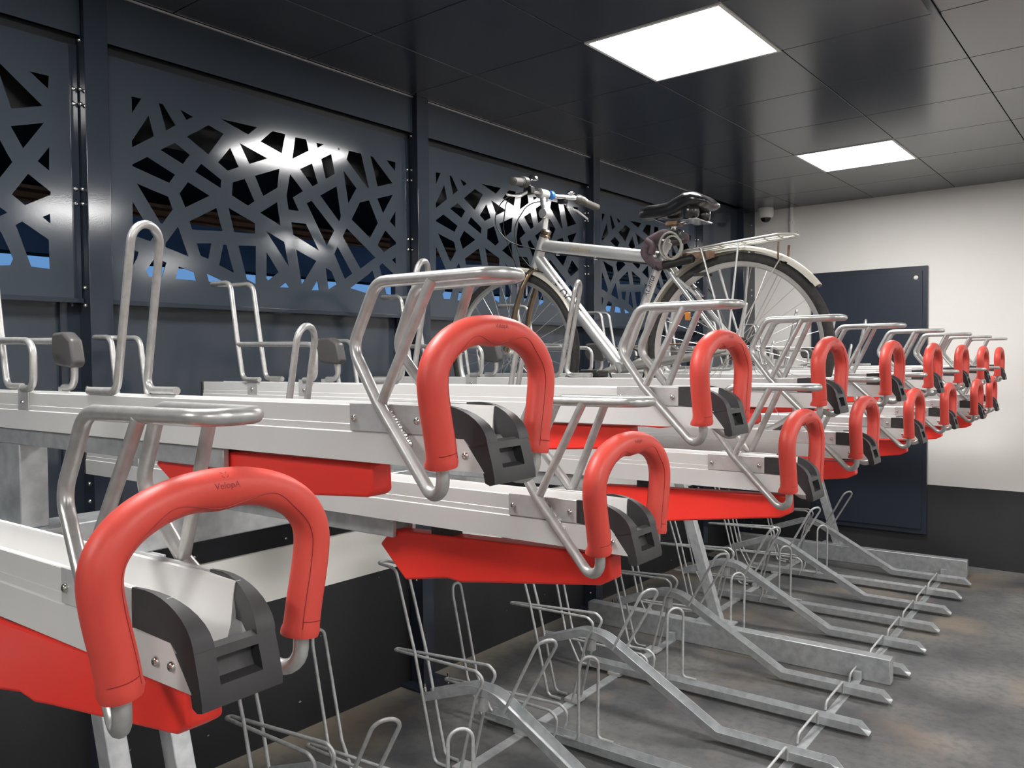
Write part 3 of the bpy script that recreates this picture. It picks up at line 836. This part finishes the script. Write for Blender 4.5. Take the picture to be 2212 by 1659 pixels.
def make_stand(ramp):
    t = empty('floor_stand')
    R_ = 0.0064
    if ramp:
        pts = fillet([(-0.846, 0, 0.020), (-1.352, 0, 0.020), (-1.900, 0, 0.325), (-2.0, 0, 0.325), (-2.245, 0, 0.235)], [0, 0.05, 0.16, 0.10, 0], 6)
        path = [(X(p.x), p.z) for p in pts]
        zt = 0.0
        bar_z, front_x = 0.425, -1.955
        up_ = [(-2.115, -0.032, 0.010), (-2.182, -0.032, 0.010), (-2.283, -0.032, 0.425), (-2.385, -0.032, 0.753), (-2.500, -0.026, 0.760)]
        hoop = [(-1.832, -0.034, 0.300), (-1.672, -0.034, 0.598), (-1.628, 0.034, 0.592), (-1.806, 0.034, 0.284)]
        fl_ = [(-1.960, 0.425), (-1.922, 0.400), (-1.965, 0.320), (-2.045, 0.012)]
        rear = (-2.42, 0.405)
    else:
        path = [(X(-0.846), 0.020), (X(-1.5), 0.020), (X(-2.25), 0.020)]
        bar_z = 0.150
        up_ = [(-2.19, -0.032, 0.030), (-2.262, -0.032, 0.030), (-2.345, -0.032, 0.185), (-2.425, -0.031, 0.54), (-2.432, -0.026, 0.590)]
        hoop = [(-1.830, -0.034, 0.058), (-1.762, -0.034, 0.058), (-1.756, -0.034, 0.398), (-1.706, 0.034, 0.398), (-1.712, 0.034, 0.058), (-1.640, 0.034, 0.058)]
        fl_ = [(-1.900, 0.150), (-1.862, 0.130), (-1.868, 0.080), (-1.885, 0.030)]
        rear = (-2.50, 0.135)
    sweep_channel(path, 0.030, 0.036, 0.0025).build('trough', 'galvanised', t, angle=40)
    n = len(up_)
    r_ = [0, 0.03] + [0] * (n - 4) + [0.04, 0.026]
    pth = fillet([(X(x), y, z) for x, y, z in up_] + [(X(x), -y, z) for x, y, z in up_[::-1]], r_ + r_[::-1], 6)
    MB().tube(pth, R_, 8).build('upright_loop', 'galvanised_wire', t, angle=60)
    # horizontal loop: closed behind the uprights, bent down at the front
    near = [(X(x), -0.038, z) for x, z in fl_[::-1]]
    rr = [0, 0.03, 0.03, 0.03] if ramp else [0, 0, 0.03, 0.03]
    pth = fillet(near + [(X(rear[0]), -0.010, rear[1])] + [(X(rear[0]), 0.010, rear[1])] + [(x, -y, z) for x, y, z in near[::-1]], rr + [0.012, 0.012] + rr[::-1], 5)
    MB().tube(pth, R_, 8).build('side_loop', 'galvanised_wire', t, angle=60)
    nh = len(hoop)
    rh = [0, 0.05, 0.05, 0] if ramp else [0, 0.022, 0.05, 0.05, 0.022, 0]
    MB().tube(fillet([(X(x), y, z) for x, y, z in hoop], rh, 6), R_, 8).build('hoop', 'galvanised_wire', t, angle=60)
    # spacer rod towards the neighbour
    MB().tube(fillet([(X(-1.075), -0.235, 0.008), (X(-1.072), -0.228, 0.045), (X(-1.050), -0.034, 0.082), (X(-1.050), -0.034, 0.022)], [0, 0.03, 0.018, 0], 5), 0.0058, 8).build('spacer_rod', 'galvanised_wire', t, angle=60)
    bk = MB().box(X(-2.09), X(-2.02), -0.036, 0.036, 0.006, 0.022)
    bk.build('clamp', 'galvanised_plate', t, bevel=0.001)
    if ramp:
        MB().box(X(-1.975), X(-1.945), -0.016, 0.016, 0.262, 0.318).build('joint_plate', 'galvanised_plate', t, bevel=0.001)
    return t
ramp0, flat0 = make_stand(True), make_stand(False)
for k in range(7):
    y = 6.42 - 0.8 * k
    o = ramp0 if k == 0 else copy_tree(ramp0)
    o.location = W(X0, y, 0); o.rotation_euler = (0, 0, T)
    tag(o, 'galvanised floor stand with a humped ramp trough, %s ramp from the end wall' % ORD[k], 'bike stand', 'ramped floor stands')
for k in range(7):
    y = 6.02 - 0.8 * k
    o = flat0 if k == 0 else copy_tree(flat0)
    o.location = W(X0, y, 0); o.rotation_euler = (0, 0, T)
    tag(o, 'galvanised floor stand with a flat trough, %s flat trough from the end wall' % ORD[k], 'bike stand', 'flat floor stands')
for nm, xp, hw, lab in (('front', -1.050, 0.019, 'flat steel strip joining the trough ends on the floor'), ('rear', -2.055, 0.022, 'flat steel strip joining the wheel holders on the floor')):
    t = empty('floor_strip', W(xp, 0, 0), T)
    b = MB()
    for (a, c) in ((1.15, 4.26), (4.34, 6.66)):
        MB().box(-hw, hw, a, c, 0.0, 0.006).build('strip', 'galvanised', t, bevel=0.0008)
    for yy in (4.24, 4.36, 6.64):
        MB().box(-hw, hw, yy - 0.012, yy + 0.012, 0.0, 0.05).build('angle_tab', 'galvanised', t, bevel=0.0008)
    tag(t, lab, 'floor strip')

# ------------------------------------------------------------------ bicycle in its tray
BY = 0.48 + 0.8 * BIKE_TRAY
def text_mesh(body, size, shear=0.0, extrude=0.0):
    cu = bpy.data.curves.new('word', 'FONT')
    cu.body = body; cu.size = size; cu.align_x = 'CENTER'; cu.align_y = 'CENTER'; cu.shear = shear
    ob = bpy.data.objects.new('tmp', cu); COL.objects.link(ob)
    me = bpy.data.meshes.new_from_object(ob.evaluated_get(bpy.context.evaluated_depsgraph_get()))
    bpy.data.objects.remove(ob)
    vs_ = [tuple(v.co) for v in me.vertices]; fs_ = [list(p.vertices) for p in me.polygons]
    bpy.data.meshes.remove(me)
    return vs_, fs_

def make_bike():
    Z0 = 1.28
    t = empty('bicycle', W(X0, BY - 0.004, Z0), T + 0.0133)
    P = lambda x, y, z: (X(x), y, z - Z0)
    # steering turns fork, front wheel and bar about the head axis
    SX, SA = -2.0, math.radians(-2.8)
    def S(x, y, z):
        dx = x - SX
        return P(SX + math.cos(SA) * dx - math.sin(SA) * y, math.sin(SA) * dx + math.cos(SA) * y, z)
    RH = (-1.137, 1.632); FH = (-2.143, 1.632); BB = (-1.603, 1.567)
    RT = 0.350
    saxis = Vector((-math.sin(SA), math.cos(SA), 0))
    def wheel(name, c, axis, Q):
        w = empty(name); w.parent = t
        o = Vector(c)
        tr = 0.0185
        prof = [(RT - tr + tr * math.cos(a), tr * math.sin(a)) for a in [2 * PI * k / 14 for k in range(14)]]
        MB().ring(prof, o, axis, 84).build('tyre', 'rubber', w, angle=60)
        MB().ring([(0.318, -0.0115), (0.322, -0.0115), (0.322, 0.0115), (0.318, 0.0115), (0.306, 0.0095), (0.300, 0.004), (0.300, -0.004), (0.306, -0.0095)], o, axis, 84).build('rim', 'rim', w, angle=35)
        ax = Vector(axis).normalized()
        MB().lathe([(0.006, -0.062), (0.006, -0.045), (0.022, -0.034), (0.022, -0.030), (0.014, -0.026), (0.014, 0.026), (0.022, 0.030), (0.022, 0.034), (0.006, 0.045), (0.006, 0.062)], o, ax, 14).build('hub', 'bike_alu_dull', w)
        sp = MB()
        U = Vector((0, 0, 1)); V = ax.cross(U)
        for k in range(32):
            a = 2 * PI * k / 32
            s = 1 if k % 2 else -1
            off = 0.75 if (k // 2) % 2 else -0.75
            p1 = o + (U * math.cos(a) + V * math.sin(a)) * 0.302
            p0 = o + ax * s * 0.031 + (U * math.cos(a + off) + V * math.sin(a + off)) * 0.020
            sp.tube([p0, p1], 0.0011, 5)
        sp.build('spokes', 'rim', w)
        return w
    rw = wheel('rear_wheel', P(RH[0], 0, RH[1]), (0, 1, 0), P)
    fwh = wheel('front_wheel', S(FH[0], 0, FH[1]), saxis, S)
    MB().lathe([(0.016, 0.036), (0.046, 0.038), (0.046, 0.041), (0.032, 0.042), (0.032, 0.055), (0.016, 0.057)], P(RH[0], 0, RH[1]), (0, 1, 0), 24).build('sprockets', 'cable_black', rw)
    # frame
    fr = empty('frame'); fr.parent = t
    def tb(name, a, b_, r, m='bike_alu', n=14, sx=1.0, par=fr):
        return MB().tube([a, b_], r, n, sx=sx).build(name, m, par, angle=60)
    tb('head_tube', P(-1.966, 0, 2.118), P(-2.014, 0, 1.992), 0.0215)
    tt = tb('top_tube', P(-1.980, 0, 2.082), P(-1.432, 0, 1.986), 0.0255, sx=0.72)
    dt = tb('down_tube', P(-2.000, 0, 2.030), P(BB[0], 0, BB[1]), 0.0275, sx=0.85)
    st = tb('seat_tube', P(BB[0], 0, BB[1]), P(-1.408, 0, 2.040), 0.0175)
    MB().lathe([(0.023, -0.035), (0.023, 0.035)], P(BB[0], 0, BB[1]), (0, 1, 0), 18).build('bottom_bracket', 'bike_alu', fr)
    for s in (-1, 1):
        MB().tube([P(BB[0] + 0.02, s * 0.022, BB[1] + 0.002), P(-1.44, s * 0.045, 1.588), P(RH[0] - 0.01, s * 0.062, RH[1] - 0.002)], [0.017, 0.015, 0.009], 10).build('chain_stay', 'bike_alu_dull', fr, angle=60)
        MB().tube([P(-1.425, s * 0.016, 1.992), P(-1.36, s * 0.042, 1.905), P(RH[0] - 0.012, s * 0.062, RH[1] + 0.012)], [0.0095, 0.0095, 0.0075], 10).build('seat_stay', 'bike_alu', fr, angle=60)
        MB().box(X(RH[0] - 0.03), X(RH[0] + 0.025), s * 0.058, s * 0.066, RH[1] - Z0 - 0.02, RH[1] - Z0 + 0.028).build('dropout', 'bike_alu_dull', fr, bevel=0.003)
    # decals
    def decal(body, size, a, b_, r, m, up_sign, shear=0.0, off=0.0, name='lettering', sx=1.0, stretch=1.0):
        """text along tube a->b, on its near side"""
        A_, B_ = Vector(a), Vector(b_)
        d = (B_ - A_).normalized(); nrm = Vector((0, -1, 0)); side = d.cross(nrm).normalized()
        if side.z < 0: side = -side
        vs_, fs_ = text_mesh(body, size, shear)
        mid = A_.lerp(B_, off)
        out = []
        for x, y, z in vs_:
            ang = y / r
            out.append(mid + d * x * stretch + side * (r + 0.0012) * math.sin(ang) + nrm * (r * sx + 0.0012) * math.cos(ang))
        MB().add(out, fs_).build(name, m, fr, smooth=False)
    decal('VELOCITE', 0.056, P(-2.000, 0, 2.030), P(BB[0], 0, BB[1]), 0.0275, 'decal_dark', 1, 0, 0.36, sx=0.85, stretch=0.82)
    decal('Atlanta', 0.030, P(BB[0], 0, BB[1]), P(-1.408, 0, 2.040), 0.0175, 'decal_dark', 1, 0.25, 0.66)
    decal('Randonnee', 0.022, P(-1.980, 0, 2.082), P(-1.432, 0, 1.986), 0.0255, 'decal_gold', 1, 0.2, 0.36, sx=0.72)
    for xx in (-1.90, -1.72, -1.47):
        zz = 2.082 - (xx + 1.98) * (0.096 / 0.548)
        MB().box(X(xx - 0.006), X(xx + 0.006), -0.006, 0.006, zz - Z0 - 0.034, zz - Z0 - 0.022).build('cable_stop', 'bike_alu', fr, bevel=0.001)
    MB().tube([P(-1.93, -0.004, 2.045), P(-1.47, -0.004, 1.965)], 0.0025, 6).build('brake_cable', 'cable_black', t)
    # fork
    fk = empty('fork'); fk.parent = t
    MB().lathe([(0.017, 0), (0.021, 0.006), (0.021, 0.018), (0.016, 0.024)], P(-2.017, 0, 1.972), Vector((0.048, 0, 0.126)), 16).build('crown_race', 'fork_bronze', fk)
    MB().lathe([(0.019, 0), (0.023, 0.006), (0.023, 0.014), (0.019, 0.018), (0.023, 0.024), (0.023, 0.032), (0.017, 0.038)], P(-1.968, 0, 2.112), Vector((0.048, 0, 0.126)), 16).build('headset', 'fork_bronze', fk)
    for s in (-1, 1):
        pth = [S(-2.016, s * 0.012, 1.985), S(-2.028, s * 0.034, 1.960), S(-2.050, s * 0.048, 1.905), S(-2.085, s * 0.050, 1.815), S(-2.104, s * 0.052, 1.72), S(-2.138, s * 0.055, 1.640)]
        MB().tube(fillet(pth, 0.05, 4), 0.0125, 10).build('blade', 'fork_bronze', fk, angle=60)
        MB().tube([S(-2.052, s * 0.030, 1.935), S(-2.085, s * 0.030, 1.925), S(-2.086, s * 0.030, 1.880)], 0.004, 6).build('brake_arm', 'bike_alu', fk)
        MB().box(S(-2.10, 0, 0)[0], S(-2.06, 0, 0)[0], s * 0.018 - 0.005, s * 0.018 + 0.005, 1.93 - Z0, 1.945 - Z0).build('brake_pad', 'rubber', fk, bevel=0.002)
    # mudguards
    def fender(name, c, Q, a0, a1, r, w, par):
        prof = [(-w, -0.016), (-w * 0.9, -0.006), (-w * 0.5, 0.0), (w * 0.5, 0.0), (w * 0.9, -0.006), (w, -0.016), (w * 0.86, -0.016), (w * 0.8, -0.008), (w * 0.45, -0.0025), (-w * 0.45, -0.0025), (-w * 0.8, -0.008), (-w * 0.86, -0.016)]
        n = len(prof); m = 40; vs_ = []
        for i in range(m + 1):
            a = math.radians(a0 + (a1 - a0) * i / m)
            for y, dr in prof:
                vs_.append(Q(c[0] + (r + dr) * math.cos(a), y, c[1] + (r + dr) * math.sin(a)))
        fs_ = [[i * n + k, i * n + (k + 1) % n, (i + 1) * n + (k + 1) % n, (i + 1) * n + k] for i in range(m) for k in range(n)]
        fs_ += [list(range(n)), [m * n + k for k in range(n)]]
        return MB().add(vs_, fs_).build(name, 'fender_cream', par, angle=50)
    rf = fender('rear_mudguard', RH, P, 36, 196, 0.372, 0.024, t)
    ff = fender('front_mudguard', FH, S, 28, 112, 0.370, 0.023, t)
    for s in (-1, 1):
        a = math.radians(62)
        MB().tube([P(RH[0] + 0.372 * math.cos(a), s * 0.024, RH[1] + 0.365 * math.sin(a)), P(RH[0], s * 0.068, RH[1] + 0.01)], 0.0024, 6).build('stay', 'bike_alu', rf)
    # seat post and saddle
    tb('seat_post', P(-1.412, 0, 2.03), P(-1.376, 0, 2.115), 0.0135, 'chrome', par=t)
    MB().lathe([(0.0215, -0.012), (0.0215, 0.012)], P(-1.411, 0, 2.034), Vector((0.195, 0, 0.473)), 16).build('seat_clamp', 'bike_alu', t)
    sd = empty('saddle'); sd.parent = t
    secs = [(-1.520, 0.008, 2.170, 2.140), (-1.510, 0.021, 2.182, 2.136), (-1.48, 0.028, 2.191, 2.134), (-1.43, 0.033, 2.190, 2.133), (-1.39, 0.045, 2.192, 2.130), (-1.35, 0.066, 2.206, 2.130), (-1.31, 0.088, 2.216, 2.140), (-1.27, 0.098, 2.212, 2.148), (-1.245, 0.094, 2.200, 2.150), (-1.226, 0.080, 2.184, 2.158), (-1.219, 0.055, 2.176, 2.164)]
    n = 20; vs_ = []
    for x, w, zt, zb in secs:
        for k in range(n):
            a = 2 * PI * k / n
            y = w * math.copysign(abs(math.cos(a)) ** 0.75, math.cos(a))
            sgn = math.sin(a)
            groove = 0.010 * math.exp(-(y / 0.014) ** 2) if (sgn > 0 and x > -1.34) else 0
            zc = (zt + zb) / 2
            z = zc + (zt - zb) / 2 * math.copysign(abs(sgn) ** 0.7, sgn) - groove
            vs_.append(P(x, y, z))
    fs_ = [[i * n + k, i * n + (k + 1) % n, (i + 1) * n + (k + 1) % n, (i + 1) * n + k] for i in range(len(secs) - 1) for k in range(n)]
    fs_ += [list(range(n)), [(len(secs) - 1) * n + k for k in range(n)]]
    MB().add(vs_, fs_).build('cover', 'saddle_black', sd, angle=70)
    for s in (-1, 1):
        MB().lathe([(0.022, -0.030), (0.031, -0.020), (0.034, -0.002), (0.031, 0.014), (0.022, 0.022)], P(-1.288, s * 0.052, 2.142), (0, 0, 1), 16).build('spring', 'saddle_black', sd)
        MB().tube(fillet([P(-1.46, s * 0.012, 2.140), P(-1.40, s * 0.022, 2.112), P(-1.34, s * 0.022, 2.112), P(-1.26, s * 0.050, 2.112)], 0.02, 4), 0.0035, 6).build('saddle_rail', 'chrome', sd)
    MB().box(X(-1.405), X(-1.350), -0.026, 0.026, 2.100 - Z0, 2.122 - Z0).build('saddle_clamp', 'rusty_steel', sd, bevel=0.006)
    MB().box(X(-1.32), X(-1.255), -0.075, 0.075, 2.108 - Z0, 2.113 - Z0).build('spring_plate', 'chrome', sd, bevel=0.002)
    # stem and bar
    hb = empty('handlebar'); hb.parent = t
    stem = [S(-1.968, 0, 2.120), S(-1.962, 0, 2.175), S(-1.955, 0, 2.215), S(-1.970, 0, 2.255), S(-1.972, 0, 2.292)]
    MB().tube(fillet(stem, 0.02, 4), [0.0125] * len(fillet(stem, 0.02, 4)), 12).build('stem', 'bike_alu', hb, angle=60)
    MB().lathe([(0.020, -0.024), (0.022, -0.020), (0.022, 0.020), (0.020, 0.024)], S(-1.957, 0, 2.213), saxis, 14).build('stem_joint', 'bike_alu', hb)
    MB().lathe([(0.020, -0.026), (0.020, 0.026)], S(-1.972, 0, 2.298), saxis, 14).build('bar_clamp', 'bike_alu', hb)
    bar = [S(-1.895, -0.295, 2.292), S(-1.925, -0.17, 2.312), S(-1.972, -0.08, 2.300), S(-1.972, 0.08, 2.300), S(-1.925, 0.17, 2.300), S(-1.895, 0.295, 2.270)]
    MB().tube(fillet(bar, [0, 0.05, 0.04, 0.04, 0.05, 0], 5), 0.0115, 12).build('bar', 'chrome', hb, angle=60)
    for s, zz in ((-1, 2.292), (1, 2.270)):
        a = Vector(S(-1.893, s * 0.300, zz)); b_ = Vector(S(-1.925, s * 0.17, 2.312 if s < 0 else 2.300))
        ax = (b_ - a); L_ = ax.length
        MB().lathe([(0.010, 0), (0.0165, 0.002), (0.0165, L_ * 0.52), (0.0185, L_ * 0.53), (0.0185, L_ * 0.60), (0.0165, L_ * 0.62)], a, ax, 16).build('hand_grip', 'grip_dark', hb, angle=50)
        rings = [(0.0185, L_ * 0.62)]
        for k in range(5):
            h0 = L_ * 0.64 + k * L_ * 0.055
            rings += [(0.0215, h0), (0.0225, h0 + L_ * 0.02), (0.0200, h0 + L_ * 0.045)]
        rings.append((0.014, L_ * 0.98))
        MB().lathe(rings, a, ax, 16).build('twist_shifter', 'grip_dark', hb, angle=50)
        # lever below the grip
        lv = [S(-1.945, s * 0.135, 2.285), S(-1.965, s * 0.165, 2.262), S(-1.950, s * 0.22, 2.255), S(-1.935, s * 0.285, 2.248 if s < 0 else 2.225)]
        MB().tube(fillet(lv, 0.02, 4), [0.006] * len(fillet(lv, 0.02, 4)), 8, sx=0.6).build('brake_lever', 'bike_alu', hb, angle=60)
        MB().box(S(-1.975, 0, 0)[0], S(-1.935, 0, 0)[0], s * 0.128 - 0.014, s * 0.128 + 0.014, 2.275 - Z0, 2.305 - Z0).build('lever_mount', 'cable_black', hb, bevel=0.004)
    c = S(-1.935, -0.115, 2.335)
    MB().lathe([(0.0, 0.018), (0.012, 0.016), (0.020, 0.009), (0.023, 0.0), (0.021, -0.003), (0, -0.003)], c, (0.2, -0.3, 1), 18).build('bell', 'chrome', hb)
    c = S(-1.935, 0.15, 2.318)
    MB().sphere(c, 0.016, 12, 8, (1.1, 1.3, 0.7)).build('shifter_window', 'chrome', hb)
    c = S(-1.968, 0.055, 2.300)
    MB().lathe([(0.016, -0.010), (0.018, -0.006), (0.018, 0.006), (0.016, 0.010)], c, saxis, 14).build('light_clip', 'blue_plastic', hb)
    # cables
    def cable(pts):
        MB().tube(fillet(pts, 0.12, 8), 0.0024, 6).build('cable', 'cable_black', t, angle=60)
    cable([S(-1.97, -0.12, 2.29), S(-2.06, -0.16, 2.27), S(-2.11, -0.17, 2.17), S(-2.06, -0.12, 2.09), P(-1.96, -0.03, 2.055), P(-1.92, -0.006, 2.045)])
    cable([S(-1.99, -0.12, 2.28), S(-2.055, -0.14, 2.27), S(-2.085, -0.13, 2.15), S(-2.08, -0.08, 2.05), S(-2.07, -0.03, 1.95)])
    cable([S(-1.99, 0.06, 2.28), S(-2.05, 0.0, 2.27), S(-2.08, -0.06, 2.17), S(-2.06, -0.07, 2.06), P(-2.01, -0.035, 1.985), P(-1.96, -0.02, 1.965)])
    # drive train
    MB().ring([(0.078, 0.040), (0.084, 0.040), (0.084, 0.044), (0.078, 0.044)], P(BB[0], 0, BB[1]), (0, 1, 0), 40).build('chainring', 'cable_black', t)
    MB().tube([P(BB[0], 0.042, BB[1] + 0.081), P(RH[0], 0.047, RH[1] + 0.036)], 0.003, 6).build('chain', 'rusty_steel', t)
    for s, d in ((-1, (-0.065, -0.022)), (1, (0.058, 0.033))):
        e_ = (BB[0] + d[0], BB[1] + d[1])
        ca = MB().tube([P(BB[0], s * 0.052, BB[1]), P(e_[0], s * 0.064, e_[1])], [0.013, 0.010], 10, sx=0.6).build('crank_arm', 'bike_alu_dull', t, angle=60)
    return t
BK = make_bike()
tag(BK, 'silver city bicycle parked on an upper bike tray', 'bicycle')
# pedals (each belongs to the bicycle): level with the bottom bracket so they clear the tray
for s, px_, pz in ((-1, -1.668, 1.545), (1, -1.545, 1.60)):
    p = MB().box(X(px_ - 0.045), X(px_ + 0.045), s * 0.07, s * 0.155, pz - 1.28 - 0.014, pz - 1.28 + 0.014).build('pedal', 'saddle_black', BK, bevel=0.006)

# luggage carrier of the bicycle
def carrier(t):
    Z0 = 1.28
    P = lambda x, y, z: (X(x), y, z - Z0)
    c = empty('luggage_carrier'); c.parent = t
    zf = lambda x: 1.998 + (x + 1.33) * (0.030 / 0.40)
    b = MB()
    loop = fillet([P(-1.335, -0.030, zf(-1.335)), P(-1.30, -0.055, zf(-1.30)), P(-0.970, -0.058, zf(-0.970)), P(-0.920, -0.030, zf(-0.92) - 0.004), P(-0.920, 0.030, zf(-0.92) - 0.004), P(-0.970, 0.058, zf(-0.970)), P(-1.30, 0.055, zf(-1.30)), P(-1.335, 0.030, zf(-1.335))], 0.02, 4, closed=True)
    b.tube(loop, 0.0045, 8, closed=True)
    for y in (-0.02, 0.02):
        b.tube([P(-1.33, y, zf(-1.33)), P(-0.925, y, zf(-0.925) - 0.003)], 0.003, 6)
    for x in (-1.26, -1.18, -1.10, -1.02, -0.97):
        b.tube([P(x, -0.057, zf(x)), P(x, -0.02, zf(x) - 0.004), P(x, 0.02, zf(x) - 0.004), P(x, 0.057, zf(x))], 0.003, 6)
    b.build('platform', 'bike_alu_dull', c, angle=60)
    for s in (-1, 1):
        for x in (-1.245, -1.105):
            MB().tube([P(x, s * 0.056, zf(x) - 0.004), P(-1.140, s * 0.072, 1.645)], 0.0042, 8).build('stay', 'bike_alu', c, angle=60)
        MB().box(X(-1.330), X(-1.20), s * 0.040 - 0.0015, s * 0.040 + 0.0015, 1.966 - Z0, 1.992 - Z0).build('mounting_plate', 'rusty_steel', c, bevel=0.001)
    MB().tube([P(-1.33, 0, 1.985), P(-1.41, 0, 1.985)], 0.005, 8).build('front_link', 'rusty_steel', c)
    hook = fillet([P(-0.975, -0.018, 2.005), P(-0.975, -0.026, 1.945), P(-0.965, -0.004, 1.918), P(-0.955, 0.020, 1.945), P(-0.950, 0.018, 1.995)], 0.02, 5)
    MB().tube(hook, 0.0048, 8, sx=0.7).build('rear_bracket', 'rusty_steel', c)
    MB().tube([P(-0.965, 0, 1.925), P(-0.965, 0, 1.905)], 0.006, 8).build('bracket_foot', 'rusty_steel', c)
    # rear brake on the stays
    k = empty('rear_brake'); k.parent = t
    for s in (-1, 1):
        MB().tube([P(-1.345, s * 0.046, 1.90), P(-1.300, s * 0.040, 1.860), P(-1.275, s * 0.030, 1.835)], 0.006, 8).build('arm', 'bike_alu', k)
        MB().box(X(-1.29), X(-1.235), s * 0.021 - 0.005, s * 0.021 + 0.005, 1.905 - Z0, 1.917 - Z0).build('pad', 'rubber', k, bevel=0.002)
        MB().tube([P(-1.265, s * 0.050, 1.86), P(-1.235, s * 0.050, 1.83)], 0.0045, 6).build('adjuster', 'chrome', k)
    MB().tube([P(-1.298, -0.045, 1.86), P(-1.298, 0.045, 1.86)], 0.003, 6).build('straddle', 'cable_black', k)
    MB().box(X(-1.33), X(-1.315), -0.012, 0.012, 1.745 - Z0, 1.775 - Z0).build('spoke_reflector', 'amber_reflector', t, bevel=0.003)
carrier(BK)

# cable lock wrapped round the seat tube
t = empty('cable_lock', W(-1.42, BY, 1.95), T)
Q = lambda x, y, z: (x + 1.42, y, z - 1.95)
b = MB()
b.tube(fillet([Q(-1.340, -0.048, 2.062), Q(-1.400, -0.052, 2.070), Q(-1.452, -0.050, 2.050), Q(-1.482, -0.050, 2.010), Q(-1.455, -0.050, 1.975), Q(-1.415, -0.062, 1.950), Q(-1.385, -0.068, 1.950)], 0.03, 5), 0.0175, 12)
b.tube(fillet([Q(-1.462, -0.056, 2.050), Q(-1.43, -0.066, 2.030), Q(-1.440, -0.068, 1.995)], 0.02, 4), 0.014, 10)
b.tube(fillet([Q(-1.340, -0.048, 2.062), Q(-1.330, 0.0, 2.056), Q(-1.36, 0.045, 2.052), Q(-1.44, 0.045, 2.048), Q(-1.480, 0.0, 2.052), Q(-1.452, -0.050, 2.050)], 0.03, 4), 0.016, 10)
b.build('sleeve', 'mauve_sleeve', t, angle=70)
co = []
for k in range(97):
    a = 2 * PI * k / 32 + 0.4
    r = 0.050 - 0.010 * k / 97
    co.append(Q(-1.362 + 0.016 * k / 97 + r * 0.82 * math.cos(a), -0.066 - 0.012 * math.sin(a * 0.5), 2.020 - 0.012 * k / 97 + r * math.sin(a)))
MB().tube(co, 0.0042, 8).build('coil', 'cable_grey', t, angle=60)
MB().lathe([(0.012, 0), (0.016, 0.004), (0.016, 0.148), (0.012, 0.152)], Q(-1.420, -0.064, 1.945), (0.150, 0.0, 0.022), 14).build('lock_body', 'cable_black', t)
MB().box(0.055, 0.100, -0.068, -0.030, 0.090, 0.128).build('lock_head', 'saddle_black', t, bevel=0.006)
tag(t, 'dark cable lock coiled around the seat tube of the silver bicycle', 'lock')
